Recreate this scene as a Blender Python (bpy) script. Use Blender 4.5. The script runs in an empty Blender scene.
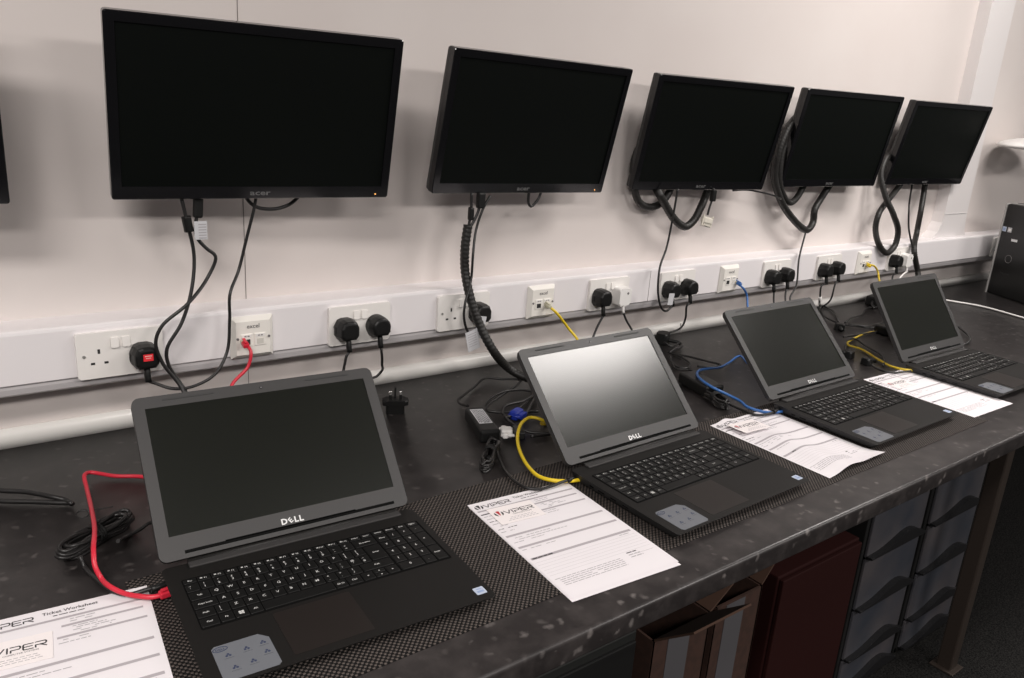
import bpy, bmesh, math, random
from mathutils import Matrix, Vector, Euler
random.seed(7)
R = math.radians
scene = bpy.context.scene
COL = scene.collection
DZ = 0.76            # height of the bench top above the floor; everything below is measured from the bench top
D = {'red':[[0.3272,0.345,0.1715],[0.3333,0.325,0.1599],[0.3253,0.32,0.1301],[0.2873,0.31,0.0944],[0.3,0.22,0.03],[0.24,0.12,0.006],[0.17,0.06,0.005],[0.0941,0.1852,0.005],[0.0536,0.212,0.005],[0.0199,0.2395,0.008],[0.0093,0.2251,0.012],[0.005,0.1826,0.008],[-0.0078,0.0568,0.03],[-0.019,-0.0313,0.044],[-0.0297,-0.0825,0.044],[-0.0323,-0.1009,0.03],[-0.0275,-0.1085,0.014],[-0.0224,-0.1331,0.014],[-0.0093,-0.1509,0.009],[0.0045,-0.167,0.009],[0.0213,-0.1798,0.009],[0.0347,-0.1814,0.009]],'yel':[[1.1053,0.345,0.1722],[1.1171,0.325,0.1601],[1.1721,0.325,0.1055],[1.1849,0.3,0.078],[1.06,0.18,0.03],[0.98,0.1,0.008],[0.86,0.04,0.008],[0.8536,0.0142,0.02],[0.8373,0.0223,0.03],[0.8265,0.0359,0.03],[0.7952,0.0244,0.03],[0.7662,0.0002,0.025],[0.7447,-0.0264,0.018],[0.722,-0.0681,0.012],[0.7049,-0.116,0.008],[0.698,-0.1551,0.008],[0.7096,-0.1789,0.008],[0.7342,-0.1981,0.009],[0.7635,-0.2067,0.009]],'blue':[[1.8783,0.345,0.1666],[1.8852,0.325,0.1544],[1.9106,0.325,0.1282],[1.8927,0.3,0.0919],[1.83,0.2,0.02],[1.78,0.12,0.006],[1.66,0.1,0.006],[1.6962,0.1623,0.006],[1.6095,0.1346,0.006],[1.5162,0.0925,0.02],[1.4411,0.0689,0.036],[1.4087,0.0715,0.036],[1.376,0.0534,0.036],[1.3484,0.0137,0.036],[1.3462,-0.0261,0.03],[1.3685,-0.0555,0.018],[1.3749,-0.0861,0.012],[1.3583,-0.1209,0.012],[1.3743,-0.1537,0.009],[1.398,-0.1701,0.009],[1.4258,-0.1754,0.009]],'yel2':[[2.6352,0.345,0.1726],[2.6392,0.325,0.1753],[2.6841,0.325,0.1483],[2.6658,0.3,0.1157],[2.66,0.22,0.03],[2.52,0.1,0.006],[2.38,0.07,0.006],[2.4625,0.1262,0.006],[2.3856,0.1301,0.006],[2.3062,0.1311,0.006],[2.2158,0.1141,0.006],[2.133,0.0872,0.01],[2.1132,0.0701,0.01],[2.1262,0.0367,0.006],[2.0806,-0.0382,0.006],[2.0439,-0.108,0.006],[2.0448,-0.1468,0.009],[2.0791,-0.17,0.009]],'plug_a':[0.1425,0.332,0.1684],'pc_a':[[0.1408,0.325,0.1377],[0.1539,0.325,0.1208],[0.1784,0.31,0.1118],[0.2125,0.31,0.109],[0.256,0.31,0.1264],[0.2869,0.325,0.1642],[0.2958,0.33,0.2272],[0.2983,0.33,0.2782],[0.3224,0.35,0.3173],[0.34,0.35,0.3798],[0.3557,0.345,0.4429],[0.3588,0.345,0.46]],'plug_b':[0.5424,0.332,0.1741],'pc_b':[[0.5406,0.325,0.1337],[0.5395,0.325,0.1203],[0.5357,0.325,0.1027],[0.5327,0.325,0.0872],[0.5,0.24,0.02],[0.42,0.18,0.006],[0.3,0.16,0.006]],'plug_c':[0.6222,0.332,0.1736],'pc_c':[[0.6206,0.325,0.1344],[0.6249,0.325,0.1082],[0.6334,0.34,0.0835],[0.6623,0.395,0.0449],[0.6495,0.395,0.0333],[0.6326,0.395,0.0298],[0.58,0.36,0.006],[0.52,0.26,0.006],[0.45,0.2,0.006]],'plug_d':[0.8935,0.332,0.1767],'pc_d':[[0.8895,0.325,0.1391],[0.8848,0.325,0.1221],[0.8635,0.315,0.1226],[0.8453,0.315,0.1397],[0.8285,0.31,0.1772],[0.8292,0.31,0.2108],[0.8562,0.33,0.2611],[0.8581,0.33,0.3203],[0.8731,0.345,0.3754],[0.8895,0.345,0.4236],[0.9108,0.35,0.4525]],'plug_e':[1.2847,0.332,0.1742],'pc_e':[[1.2791,0.325,0.132],[1.2757,0.325,0.103],[1.2459,0.31,0.0729],[1.11,0.2,0.02],[1.04,0.14,0.006],[0.95,0.12,0.006]],'plug_f':[1.3622,0.332,0.1734],'pc_f':[[1.3637,0.325,0.1429],[1.3825,0.325,0.105],[1.3986,0.31,0.071],[1.27,0.2,0.02],[1.22,0.12,0.006],[1.1,0.08,0.006]],'plug_g':[1.5546,0.332,0.1703],'pc_g':[[1.5559,0.325,0.1263],[1.543,0.325,0.1156],[1.4978,0.31,0.1388],[1.4793,0.31,0.1859],[1.4864,0.32,0.248],[1.532,0.345,0.2974],[1.5425,0.345,0.3825],[1.5482,0.345,0.4625]],'plug_h':[1.6385,0.332,0.1741],'pc_h':[[1.6299,0.325,0.1234],[1.6489,0.34,0.079],[1.7037,0.405,0.0204],[1.6325,0.405,0.0128],[1.5972,0.405,0.0124],[1.38,0.34,0.006],[1.3,0.2,0.006],[1.27,0.12,0.006]],'plug_i':[2.0441,0.332,0.1692],'pc_i':[[2.0337,0.325,0.1316],[2.0409,0.31,0.0927],[1.96,0.2,0.02],[1.9,0.13,0.006],[1.82,0.1,0.006]],'plug_j':[2.1202,0.332,0.1753],'pc_j':[[2.1189,0.325,0.1241],[2.1059,0.31,0.088],[2.04,0.2,0.02],[1.98,0.12,0.006],[1.88,0.1,0.006]],'plug_k':[2.3419,0.332,0.1723],'pc_k':[[2.3244,0.325,0.1237],[2.3283,0.325,0.0841],[2.3429,0.33,0.0562],[2.5351,0.4255,0.006],[2.497,0.3642,0.006],[2.4153,0.2962,0.006],[2.3646,0.2622,0.006]],'plug_l':[2.4186,0.332,0.1782],'pc_l':[[2.4116,0.325,0.1272],[2.4021,0.325,0.0735],[2.5047,0.4145,0.006],[2.4399,0.3729,0.006],[2.3767,0.3126,0.006],[2.3532,0.24,0.006],[2.3892,0.1844,0.006],[2.4632,0.1338,0.006]],'plug_m':[2.8118,0.332,0.1768],'pc_m':[[2.8042,0.325,0.1263],[2.7663,0.3,0.0998],[2.74,0.2,0.02],[2.68,0.13,0.006],[2.55,0.1,0.006]],'plug_n':[2.8963,0.332,0.1772],'pc_n':[[2.8812,0.325,0.1244],[2.8119,0.3,0.096],[2.8,0.2,0.02],[2.86,0.16,0.006],[3.0,0.2,0.006]],'plugs':['a','b','c','d','e','f','g','h','i','j','k','l','m','n'],'m1a':[[0.2226,0.345,0.4586],[0.2306,0.345,0.4129],[0.2394,0.345,0.3547],[0.2289,0.335,0.29],[0.2057,0.325,0.2322],[0.1774,0.325,0.1852],[0.1786,0.325,0.1535],[0.2046,0.31,0.0962],[0.2,0.2,0.03],[0.2,0.1,0.006],[0.28,0.06,0.006]],'m1b':[[0.2509,0.345,0.449],[0.2455,0.345,0.3901],[0.2617,0.345,0.3667],[0.2785,0.345,0.3495],[0.2622,0.345,0.3099],[0.2163,0.315,0.2711],[0.1688,0.315,0.2334],[0.1563,0.315,0.2036],[0.1649,0.315,0.1646],[0.1967,0.3,0.103],[0.17,0.2,0.03],[0.16,0.1,0.006],[0.24,0.05,0.006]],'m1loop':[[0.3413,0.36,0.4715],[0.3448,0.36,0.4582],[0.3541,0.36,0.4456],[0.3705,0.36,0.4365],[0.4027,0.36,0.4342],[0.432,0.36,0.4429],[0.4487,0.36,0.4565],[0.4572,0.36,0.4702]],'m2hose':[[0.85,0.345,0.3879],[0.8449,0.345,0.3346],[0.8481,0.345,0.2824],[0.8542,0.33,0.2262],[0.8713,0.31,0.1614],[0.899,0.285,0.0967],[0.9654,0.2994,0.034],[0.996,0.2672,0.016],[1.02,0.25,0.014],[1.12,0.23,0.014]],'m2a':[[0.8551,0.345,0.4608],[0.8564,0.345,0.4176],[0.8516,0.345,0.3832]],'m2b':[[0.8818,0.345,0.4536],[0.8759,0.345,0.417],[0.856,0.345,0.3807]],'m2loop':[[1.0345,0.36,0.478],[1.0332,0.36,0.4588],[1.0341,0.36,0.4323],[1.0427,0.36,0.4236],[1.063,0.36,0.4402],[1.0706,0.36,0.4584],[1.075,0.36,0.4777]],'m3left':[[1.4835,0.412,0.6019],[1.4528,0.412,0.5744],[1.4341,0.412,0.5339],[1.4359,0.412,0.4852],[1.4498,0.412,0.4467],[1.4723,0.412,0.4169],[1.5087,0.412,0.4037],[1.549,0.412,0.4084],[1.5822,0.412,0.4336],[1.6013,0.412,0.4677],[1.6216,0.412,0.4962]],'m3hose':[[1.5095,0.415,0.4902],[1.5305,0.415,0.4622],[1.5234,0.39,0.4444],[1.5587,0.39,0.4085],[1.6043,0.39,0.3669],[1.6538,0.39,0.346],[1.6878,0.39,0.364],[1.7127,0.39,0.4049],[1.7661,0.415,0.4572],[1.7822,0.415,0.4899]],'dvi':[[1.7194,0.36,0.4616],[1.7228,0.36,0.4354],[1.7149,0.36,0.4092],[1.7092,0.36,0.3828]],'dviplug':[1.7085,0.36,0.3631],'m34':[[1.8111,0.36,0.4533],[1.8441,0.36,0.4544],[1.8799,0.36,0.454],[1.944,0.36,0.4471],[2.0245,0.36,0.4335],[2.0588,0.36,0.4235]],'m4hose':[[2.1489,0.385,0.7063],[2.1245,0.385,0.6899],[2.0745,0.385,0.6482],[2.044,0.385,0.5779],[2.0545,0.395,0.496],[2.1004,0.395,0.4231],[2.1923,0.395,0.3513],[2.2887,0.395,0.3086],[2.3322,0.405,0.333],[2.329,0.405,0.3747],[2.3746,0.415,0.4158],[2.416,0.415,0.4651],[2.4472,0.415,0.503]],'m4hose2':[[2.1721,0.395,0.679],[2.1243,0.395,0.6369],[2.082,0.395,0.5777],[2.086,0.395,0.476],[2.1247,0.4,0.4298],[2.1648,0.4,0.4045],[2.2279,0.415,0.4183],[2.26,0.415,0.4661],[2.2838,0.415,0.5027]],'m4pow':[[2.2435,0.37,0.3044],[2.1929,0.345,0.2232],[2.1728,0.325,0.14],[2.1274,0.31,0.0961],[2.08,0.2,0.02],[2.0,0.13,0.006],[1.94,0.06,0.006]],'m5hose':[[2.8712,0.418,0.6773],[2.854,0.418,0.6476],[2.8037,0.418,0.588],[2.7256,0.405,0.5481],[2.7001,0.395,0.4948],[2.714,0.37,0.4213],[2.7529,0.345,0.3539],[2.8104,0.345,0.2901],[2.8086,0.345,0.2359],[2.759,0.345,0.2103],[2.7028,0.355,0.2495],[2.6909,0.37,0.2999],[2.6908,0.37,0.3519],[2.7845,0.395,0.3992],[2.8795,0.418,0.439],[2.9272,0.418,0.4883]],'m5hose2':[[3.0769,0.418,0.5038],[3.0896,0.418,0.4566],[3.0344,0.385,0.3591],[3.0392,0.385,0.2684],[2.9336,0.33,0.2147],[2.9761,0.315,0.1194],[2.86,0.24,0.06],[2.84,0.16,0.014],[2.78,0.08,0.014]],'m5thin':[[2.9706,0.418,0.5036],[2.9862,0.418,0.4573],[2.8655,0.35,0.3778],[2.9019,0.35,0.2908],[2.9277,0.335,0.2259]],'cabL':[[-0.1376,0.254,0.012],[-0.1123,0.23,0.012],[-0.0783,0.2049,0.012],[-0.0459,0.1674,0.012],[-0.0284,0.1548,0.007],[-0.0238,0.1389,0.007],[-0.0242,0.1464,0.005],[-0.0447,0.1603,0.005],[-0.0704,0.1779,0.005],[-0.1153,0.2064,0.005],[-0.1403,0.2282,0.005]],'tie':[[0.0295,0.1075,0.003],[0.0109,0.1089,0.003],[-0.0028,0.113,0.003],[-0.0163,0.1171,0.003],[-0.0231,0.1101,0.003],[-0.0211,0.0965,0.003],[-0.0119,0.093,0.003],[-0.0058,0.1038,0.003],[-0.0103,0.1192,0.003],[-0.0189,0.1186,0.003]],'coilA':[[-0.0619,-0.0178,0.0],[0.0409,0.0509,0.0]],'coilAlead':[[-0.0424,-0.0481,0.02],[-0.0395,-0.0536,0.006],[-0.03,-0.0986,0.006],[-0.0196,-0.1344,0.006],[-0.0021,-0.1574,0.008],[0.0207,-0.1619,0.011],[0.0343,-0.1634,0.011]],'coilAtail':[[0.0094,-0.0331,0.02],[0.0275,-0.0007,0.006],[0.0463,0.0084,0.006],[0.0684,0.023,0.006],[0.12,0.0,0.005],[0.2,0.05,0.005]],'uk':[0.6229,0.2565,0.0],'brick2':[[0.7643,0.1967,0.0],[0.7351,0.0293,0.0]],'brick2b':[[0.7345,0.1233,0.03],[0.7598,0.1166,0.03],[0.7356,0.0438,0.03],[0.7073,0.0499,0.03]],'b2a':[[0.7599,0.1756,0.018],[0.7671,0.2201,0.008],[0.7741,0.2371,0.008],[0.8,0.2557,0.008],[0.8592,0.2975,0.005],[0.917,0.3302,0.008],[0.9466,0.3077,0.008],[0.9818,0.2764,0.01],[0.8,0.16,0.006],[0.9,0.1,0.006]],'b2b':[[0.775,0.1353,0.018],[0.806,0.1755,0.012],[0.8532,0.211,0.012],[0.9096,0.2248,0.012],[0.9603,0.2044,0.008],[0.82,0.1,0.006]],'vgac':[[0.8166,0.0919,0.012],[0.8097,0.1082,0.012],[0.8238,0.1321,0.01],[0.8499,0.1553,0.01],[0.8994,0.1582,0.01],[0.9469,0.176,0.01],[0.84,0.08,0.006]],'vga':[0.8377,0.1004,0.0],'white':[0.7662,0.0297,0.0],'b2c':[[0.8097,0.1082,0.012],[0.7994,0.0759,0.012],[0.7971,0.0409,0.012],[0.8107,0.0197,0.006],[0.849,-0.0099,0.006],[0.8,0.0,0.006]],'coil2':[[0.7172,0.0113,0.0],[0.6285,-0.0774,0.0]],'lead2':[[0.6818,-0.0433,0.015],[0.6665,-0.0835,0.006],[0.6536,-0.1218,0.006],[0.6495,-0.1549,0.006],[0.6538,-0.1775,0.006],[0.6713,-0.1917,0.006],[0.6952,-0.1977,0.009],[0.7175,-0.1977,0.011],[0.7417,-0.1976,0.011]],'brick3':[[1.3853,0.0922,0.0],[1.3591,-0.0217,0.0]],'coil3':[[1.3549,0.0033,0.0],[1.3207,-0.0895,0.0]],'plug3':[1.5906,0.3679,0.0],'c3a':[[1.5515,0.3269,0.02],[1.5579,0.3038,0.012],[1.6113,0.3168,0.012],[1.5933,0.2929,0.012],[1.537,0.2771,0.012],[1.5234,0.2771,0.006],[1.5481,0.2266,0.006],[1.5637,0.1754,0.006],[1.5748,0.1349,0.006],[1.5357,0.1322,0.006],[1.5028,0.1571,0.006]],'c3b':[[1.5236,0.2831,0.006],[1.5249,0.2424,0.006],[1.498,0.178,0.006],[1.4602,0.1592,0.006],[1.4459,0.1751,0.006],[1.4637,0.2131,0.006],[1.4952,0.2497,0.008]],'c3c':[[1.4501,0.2008,0.006],[1.4301,0.1645,0.006],[1.4573,0.1425,0.006],[1.4018,0.072,0.015]],'lead3':[[1.338,-0.0674,0.012],[1.3447,-0.0901,0.006],[1.3446,-0.1253,0.006],[1.3498,-0.1555,0.006],[1.3728,-0.1687,0.009],[1.4028,-0.169,0.011]],'c4a':[[2.3837,0.2471,0.006],[2.4671,0.2743,0.006],[2.5485,0.2834,0.006],[2.6729,0.3317,0.006],[2.7326,0.3294,0.006],[2.7913,0.3135,0.006]],'c4b':[[2.3598,0.2221,0.01],[2.3976,0.1791,0.01],[2.4911,0.1792,0.01],[2.5634,0.197,0.01]],'c4c':[[2.1931,0.1375,0.008],[2.243,0.1335,0.008],[2.3118,0.1277,0.008],[2.3924,0.1237,0.008]],'c4d':[[2.021,0.0143,0.008],[2.1018,0.0744,0.008],[2.155,0.0991,0.012],[2.1949,0.0988,0.012],[2.1745,0.048,0.006],[2.1339,-0.0211,0.006],[2.0867,-0.0615,0.006],[2.0239,-0.0916,0.006]],'plug4':[2.2895,0.2109,0.0],'plug4b':[2.0181,0.0109,0.0],'plug4c':[2.0026,-0.0525,0.0],'lead4':[[1.9847,-0.0726,0.012],[1.9847,-0.0922,0.006],[1.9805,-0.1187,0.006],[1.9985,-0.1415,0.006],[2.0421,-0.1641,0.011]],'brick4':[2.3251,0.0706,0.0],'box4':[2.8745,0.4294,0.0],'c4r':[[2.7329,0.0203,0.01],[2.7054,-0.0026,0.01],[2.6389,-0.0561,0.01],[2.5549,-0.0922,0.01],[2.493,-0.0996,0.01]],'wcab':[[3.1651,0.3025,0.005],[3.1676,0.2752,0.005],[3.2091,0.1559,0.005],[3.1736,-0.0205,0.005],[3.1438,-0.1538,0.005]],'port':[[0.037,-0.1779,0.01],[0.7678,-0.21,0.01],[1.4406,-0.1787,0.01],[2.0931,-0.176,0.01]]}
CAM = [-0.1769, -1.16944, 0.67333, 1.27693, -0.06734, -0.64076, 795.94578]
# ------------------------------------------------------------------ materials
MATS = {}
def mat(name, col, rough=.5, metal=0., spec=.5, emit=None, estr=0., trans=0., coat=0.):
    if name in MATS: return MATS[name]
    m = bpy.data.materials.new(name); m.use_nodes = True
    b = m.node_tree.nodes['Principled BSDF']
    b.inputs['Base Color'].default_value = (*col, 1)
    b.inputs['Roughness'].default_value = rough
    b.inputs['Metallic'].default_value = metal
    b.inputs['Specular IOR Level'].default_value = spec
    b.inputs['Coat Weight'].default_value = coat
    if trans: b.inputs['Transmission Weight'].default_value = trans
    if emit:
        b.inputs['Emission Color'].default_value = (*emit, 1); b.inputs['Emission Strength'].default_value = estr
    MATS[name] = m
    return m
def nodes(m): return m.node_tree.nodes, m.node_tree.links, m.node_tree.nodes['Principled BSDF']
def add_noise(m, scale, c1, c2, lo=.4, hi=.6, bump=0., detail=4., rough=None):
    n, l, b = nodes(m)
    tc = n.new('ShaderNodeTexCoord'); t = n.new('ShaderNodeTexNoise'); r = n.new('ShaderNodeValToRGB')
    t.inputs['Scale'].default_value = scale; t.inputs['Detail'].default_value = detail
    r.color_ramp.elements[0].position = lo; r.color_ramp.elements[1].position = hi
    r.color_ramp.elements[0].color = (*c1, 1); r.color_ramp.elements[1].color = (*c2, 1)
    l.new(tc.outputs['Object'], t.inputs['Vector']); l.new(t.outputs['Fac'], r.inputs['Fac'])
    l.new(r.outputs['Color'], b.inputs['Base Color'])
    if bump:
        bp = n.new('ShaderNodeBump'); bp.inputs['Strength'].default_value = bump; bp.inputs['Distance'].default_value = .002
        l.new(t.outputs['Fac'], bp.inputs['Height']); l.new(bp.outputs['Normal'], b.inputs['Normal'])
    return m

M_wall = add_noise(mat('wall_paint', (.6, .55, .53), .55), 3.0, (.67, .608, .583), (.70, .645, .62), .3, .7)
M_trunk = mat('trunking_plastic', (.80, .765, .775), .35)
M_trunk_joint = mat('trunking_joint', (.35, .33, .33), .6)
M_seam = mat('panel_seam', (.16, .14, .13), .8)
M_plate = mat('socket_plastic', (.83, .80, .77), .3)
M_plate2 = mat('outlet_plastic', (.82, .79, .74), .35)
M_hole = mat('socket_hole', (.02, .02, .02), .8)
M_shutter = mat('outlet_shutter', (.62, .60, .55), .4)
M_grey_print = mat('grey_print', (.16, .15, .15), .7)
M_carpet = add_noise(mat('carpet_tile', (.02, .02, .02), .95, spec=.1), 220, (.003, .003, .003), (.024, .023, .022), .35, .75, .6)
M_ceiling = mat('ceiling_tile', (.45, .44, .43), .8)

# bench top laminate: near black with soft pale mottling
M_top = mat('bench_laminate', (.03, .028, .028), .36)
n, l, b = nodes(M_top)
tc = n.new('ShaderNodeTexCoord')
na = n.new('ShaderNodeTexNoise'); na.inputs['Scale'].default_value = 24; na.inputs['Detail'].default_value = 5; na.inputs['Roughness'].default_value = .55
nb = n.new('ShaderNodeTexNoise'); nb.inputs['Scale'].default_value = 11; nb.inputs['Detail'].default_value = 3
vo = n.new('ShaderNodeTexVoronoi'); vo.inputs['Scale'].default_value = 50; vo.inputs['Randomness'].default_value = 1
nd = n.new('ShaderNodeTexNoise'); nd.inputs['Scale'].default_value = 60; nd.inputs['Detail'].default_value = 3
mv = n.new('ShaderNodeMix'); mv.data_type = 'VECTOR'; mv.inputs['Factor'].default_value = .02
for t in (na, nb, nd): l.new(tc.outputs['Object'], t.inputs['Vector'])
l.new(tc.outputs['Object'], mv.inputs['A']); l.new(nd.outputs['Color'], mv.inputs['B']); l.new(mv.outputs['Result'], vo.inputs['Vector'])
r1 = n.new('ShaderNodeValToRGB'); r1.color_ramp.elements[0].position = .42; r1.color_ramp.elements[1].position = .72
r1.color_ramp.elements[0].color = (.021, .0180, .0180, 1); r1.color_ramp.elements[1].color = (.046, .040, .039, 1)
l.new(na.outputs['Fac'], r1.inputs['Fac'])
r2 = n.new('ShaderNodeValToRGB'); r2.color_ramp.elements[0].position = .08; r2.color_ramp.elements[1].position = .36
r2.color_ramp.elements[0].color = (1, 1, 1, 1); r2.color_ramp.elements[1].color = (0, 0, 0, 1)
l.new(vo.outputs['Distance'], r2.inputs['Fac'])
sx = n.new('ShaderNodeSeparateColor'); l.new(vo.outputs['Color'], sx.inputs['Color'])
th = n.new('ShaderNodeMath'); th.operation = 'GREATER_THAN'; th.inputs[1].default_value = .45; l.new(sx.outputs['Red'], th.inputs[0])
mu = n.new('ShaderNodeMath'); mu.operation = 'MULTIPLY'; l.new(th.outputs[0], mu.inputs[0]); l.new(r2.outputs['Color'], mu.inputs[1])
mu2 = n.new('ShaderNodeMath'); mu2.operation = 'MULTIPLY'; l.new(mu.outputs[0], mu2.inputs[0]); l.new(sx.outputs['Green'], mu2.inputs[1])
mx = n.new('ShaderNodeMix'); mx.data_type = 'RGBA'; mx.inputs['B'].default_value = (.15, .135, .13, 1)
l.new(mu2.outputs[0], mx.inputs['Factor']); l.new(r1.outputs['Color'], mx.inputs['A']); l.new(mx.outputs['Result'], b.inputs['Base Color'])

# open weave desk mat
M_mat = mat('woven_mat', (.05, .04, .037), .75, spec=.25)
n, l, b = nodes(M_mat)
tc = n.new('ShaderNodeTexCoord'); sp = n.new('ShaderNodeSeparateXYZ'); l.new(tc.outputs['Object'], sp.inputs['Vector'])
def mnode(op, a, bb=None, v=None):
    q = n.new('ShaderNodeMath'); q.operation = op
    l.new(a, q.inputs[0])
    if bb is not None: l.new(bb, q.inputs[1])
    elif v is not None: q.inputs[1].default_value = v
    return q.outputs[0]
K = 2*math.pi/.0078
ux = mnode('SINE', mnode('MULTIPLY', sp.outputs['X'], v=K)); uy = mnode('SINE', mnode('MULTIPLY', sp.outputs['Y'], v=K))
pr = mnode('MULTIPLY', ux, uy)
ra = n.new('ShaderNodeValToRGB'); ra.color_ramp.elements[0].position = .02; ra.color_ramp.elements[1].position = .3
ra.color_ramp.elements[0].color = (.005, .0045, .0042, 1); ra.color_ramp.elements[1].color = (.095, .078, .070, 1)
l.new(pr, ra.inputs['Fac']); l.new(ra.outputs['Color'], b.inputs['Base Color'])
bp = n.new('ShaderNodeBump'); bp.inputs['Strength'].default_value = .7; bp.inputs['Distance'].default_value = .0015
l.new(pr, bp.inputs['Height']); l.new(bp.outputs['Normal'], b.inputs['Normal'])

M_bezel = mat('gloss_black_bezel', (.006, .006, .007), .12)
M_screen = mat('monitor_panel', (.0022, .0032, .0026), .42, spec=.16)
M_housing = mat('monitor_housing', (.035, .034, .034), .45)
M_logo_dim = mat('dim_silver_logo', (.20, .20, .20), .4, .4)
M_led = mat('amber_led', (.9, .45, .1), .4, emit=(1, .45, .12), estr=1.6)
M_metal_dark = mat('dark_bracket', (.03, .03, .03), .5, .3)
M_lid = mat('laptop_lid_plastic', (.037, .0355, .0355), .5)
M_deck = mat('laptop_deck_plastic', (.0085, .0078, .0073), .5, spec=.28)
M_base = mat('laptop_base_plastic', (.011, .011, .011), .5)
M_key = mat('key_plastic', (.006, .006, .006), .45, spec=.3)
M_legend = mat('key_legend', (.55, .55, .54), .6)
M_lcd = mat('laptop_lcd', (.0070, .0080, .0060), .23, spec=.65)
M_slot = mat('black_gap', (.003, .003, .003), .8, spec=.1)
M_pad = mat('touchpad', (.013, .0098, .0088), .42, spec=.4)
M_silver = mat('silver_logo', (.75, .75, .75), .35, .3)
M_sticker = mat('feature_sticker', (.14, .148, .165), .4)
M_sticker_ink = mat('sticker_ink', (.03, .04, .085), .5)
M_blue_st = mat('pale_blue_sticker', (.46, .52, .64), .4)
M_blue_st2 = mat('blue_sticker_ink', (.27, .35, .55), .4)
M_rubber = mat('rubber_black', (.010, .010, .010), .6, spec=.3)
M_cable = mat('black_cable', (.013, .012, .012), .42)
M_hose = mat('spiral_hose', (.013, .012, .011), .5)
M_plug = mat('black_plug', (.0075, .0075, .0075), .42, spec=.35)
M_red = mat('red_cable', (.60, .022, .045), .38)
M_yel = mat('yellow_cable', (.78, .56, .02), .38)
M_yel2 = mat('dull_yellow_cable', (.62, .44, .03), .45)
M_blue = mat('blue_cable', (.035, .13, .38), .4)
M_vga = mat('vga_blue', (.012, .03, .30), .4)
M_clear = mat('clear_connector', (.55, .52, .40), .25)
M_white = mat('white_plastic', (.80, .78, .76), .4)
M_cream = mat('cream_connector', (.68, .64, .56), .45)
M_tag = mat('white_tag', (.55, .55, .57), .6)
M_paper = mat('paper', (.76, .725, .75), .75, spec=.2)
M_card = mat('card_stock', (.82, .765, .765), .6, spec=.3)
M_bar = mat('form_bar', (.40, .37, .39), .8)
M_bar2 = mat('form_line', (.56, .53, .55), .8)
M_ink = mat('black_ink', (.035, .032, .035), .7)
M_ink2 = mat('pale_ink', (.36, .34, .36), .8)
M_redink = mat('red_ink', (.45, .03, .04), .7)
M_steel = mat('steel', (.62, .62, .62), .25, 1.)
M_brass = mat('nickel_pin', (.8, .79, .76), .25, .9)
M_leg = mat('bench_leg_paint', (.035, .026, .021), .45, .2)
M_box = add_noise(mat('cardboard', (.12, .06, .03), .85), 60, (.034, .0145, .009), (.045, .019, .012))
M_boxin = mat('cardboard_inside', (.062, .030, .018), .9)
M_label = mat('grey_label', (.075, .072, .078), .7)
M_redbox = mat('dark_red_board', (.020, .0045, .004), .7, spec=.15)
M_frame = mat('black_frame', (.008, .008, .008), .5)
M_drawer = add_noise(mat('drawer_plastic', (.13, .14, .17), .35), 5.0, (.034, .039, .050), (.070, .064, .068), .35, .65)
M_handle = mat('drawer_handle', (.006, .006, .007), .5)
M_pc = mat('tower_gloss', (.007, .007, .007), .3)
M_pcside = mat('tower_silver', (.42, .41, .40), .4, .4)
M_device = mat('device_case', (.016, .017, .016), .5)

# ------------------------------------------------------------------ mesh helpers
def new(): return bmesh.new()
def absorb(B, src, mi=0, M=None, smooth=None):
    if M is not None: bmesh.ops.transform(src, matrix=M, verts=src.verts)
    vm = {v: B.verts.new(v.co) for v in src.verts}
    for f in src.faces:
        try: g = B.faces.new([vm[v] for v in f.verts])
        except ValueError: continue
        g.material_index = mi; g.smooth = f.smooth if smooth is None else smooth
    src.free()
def T(x=0, y=0, z=0, rx=0, ry=0, rz=0): return Matrix.Translation((x, y, z)) @ Euler((rx, ry, rz)).to_matrix().to_4x4()
def box(B, c, s, mi=0, bev=0., seg=2, M=None):
    q = new(); bmesh.ops.create_cube(q, size=1)
    for v in q.verts: v.co = Vector((v.co.x*s[0], v.co.y*s[1], v.co.z*s[2]))
    if bev: bmesh.ops.bevel(q, geom=q.edges[:], offset=min(bev, .49*min(s)), segments=seg, profile=.5, affect='EDGES')
    bmesh.ops.translate(q, vec=c, verts=q.verts)
    absorb(B, q, mi, M)
def prism(B, pts, z0, z1, mi=0, bev=0., seg=2, M=None, taper=1., smooth=False):
    """extrude a 2D outline from z0 to z1; taper scales the top about its centre"""
    q = new(); cx = sum(p[0] for p in pts)/len(pts); cy = sum(p[1] for p in pts)/len(pts)
    lo = [q.verts.new((x, y, z0)) for x, y in pts]
    hi = [q.verts.new((cx+(x-cx)*taper, cy+(y-cy)*taper, z1)) for x, y in pts]
    N = len(pts)
    q.faces.new(lo[::-1]); top = q.faces.new(hi)
    for i in range(N):
        f = q.faces.new((lo[i], lo[(i+1) % N], hi[(i+1) % N], hi[i])); f.smooth = smooth
    if bev:
        bmesh.ops.bevel(q, geom=list(top.edges), offset=bev, segments=seg, profile=.5, affect='EDGES')
    bmesh.ops.recalc_face_normals(q, faces=q.faces)
    absorb(B, q, mi, M)
def rrect(w, h, r, cx=0, cy=0, n=5):
    pts = []
    for sx, sy, a0 in ((1, 1, 0), (-1, 1, 90), (-1, -1, 180), (1, -1, 270)):
        for i in range(n+1):
            a = R(a0+90*i/n); pts.append((cx+sx*(w/2-r)+r*math.cos(a), cy+sy*(h/2-r)+r*math.sin(a)))
    return pts
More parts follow.
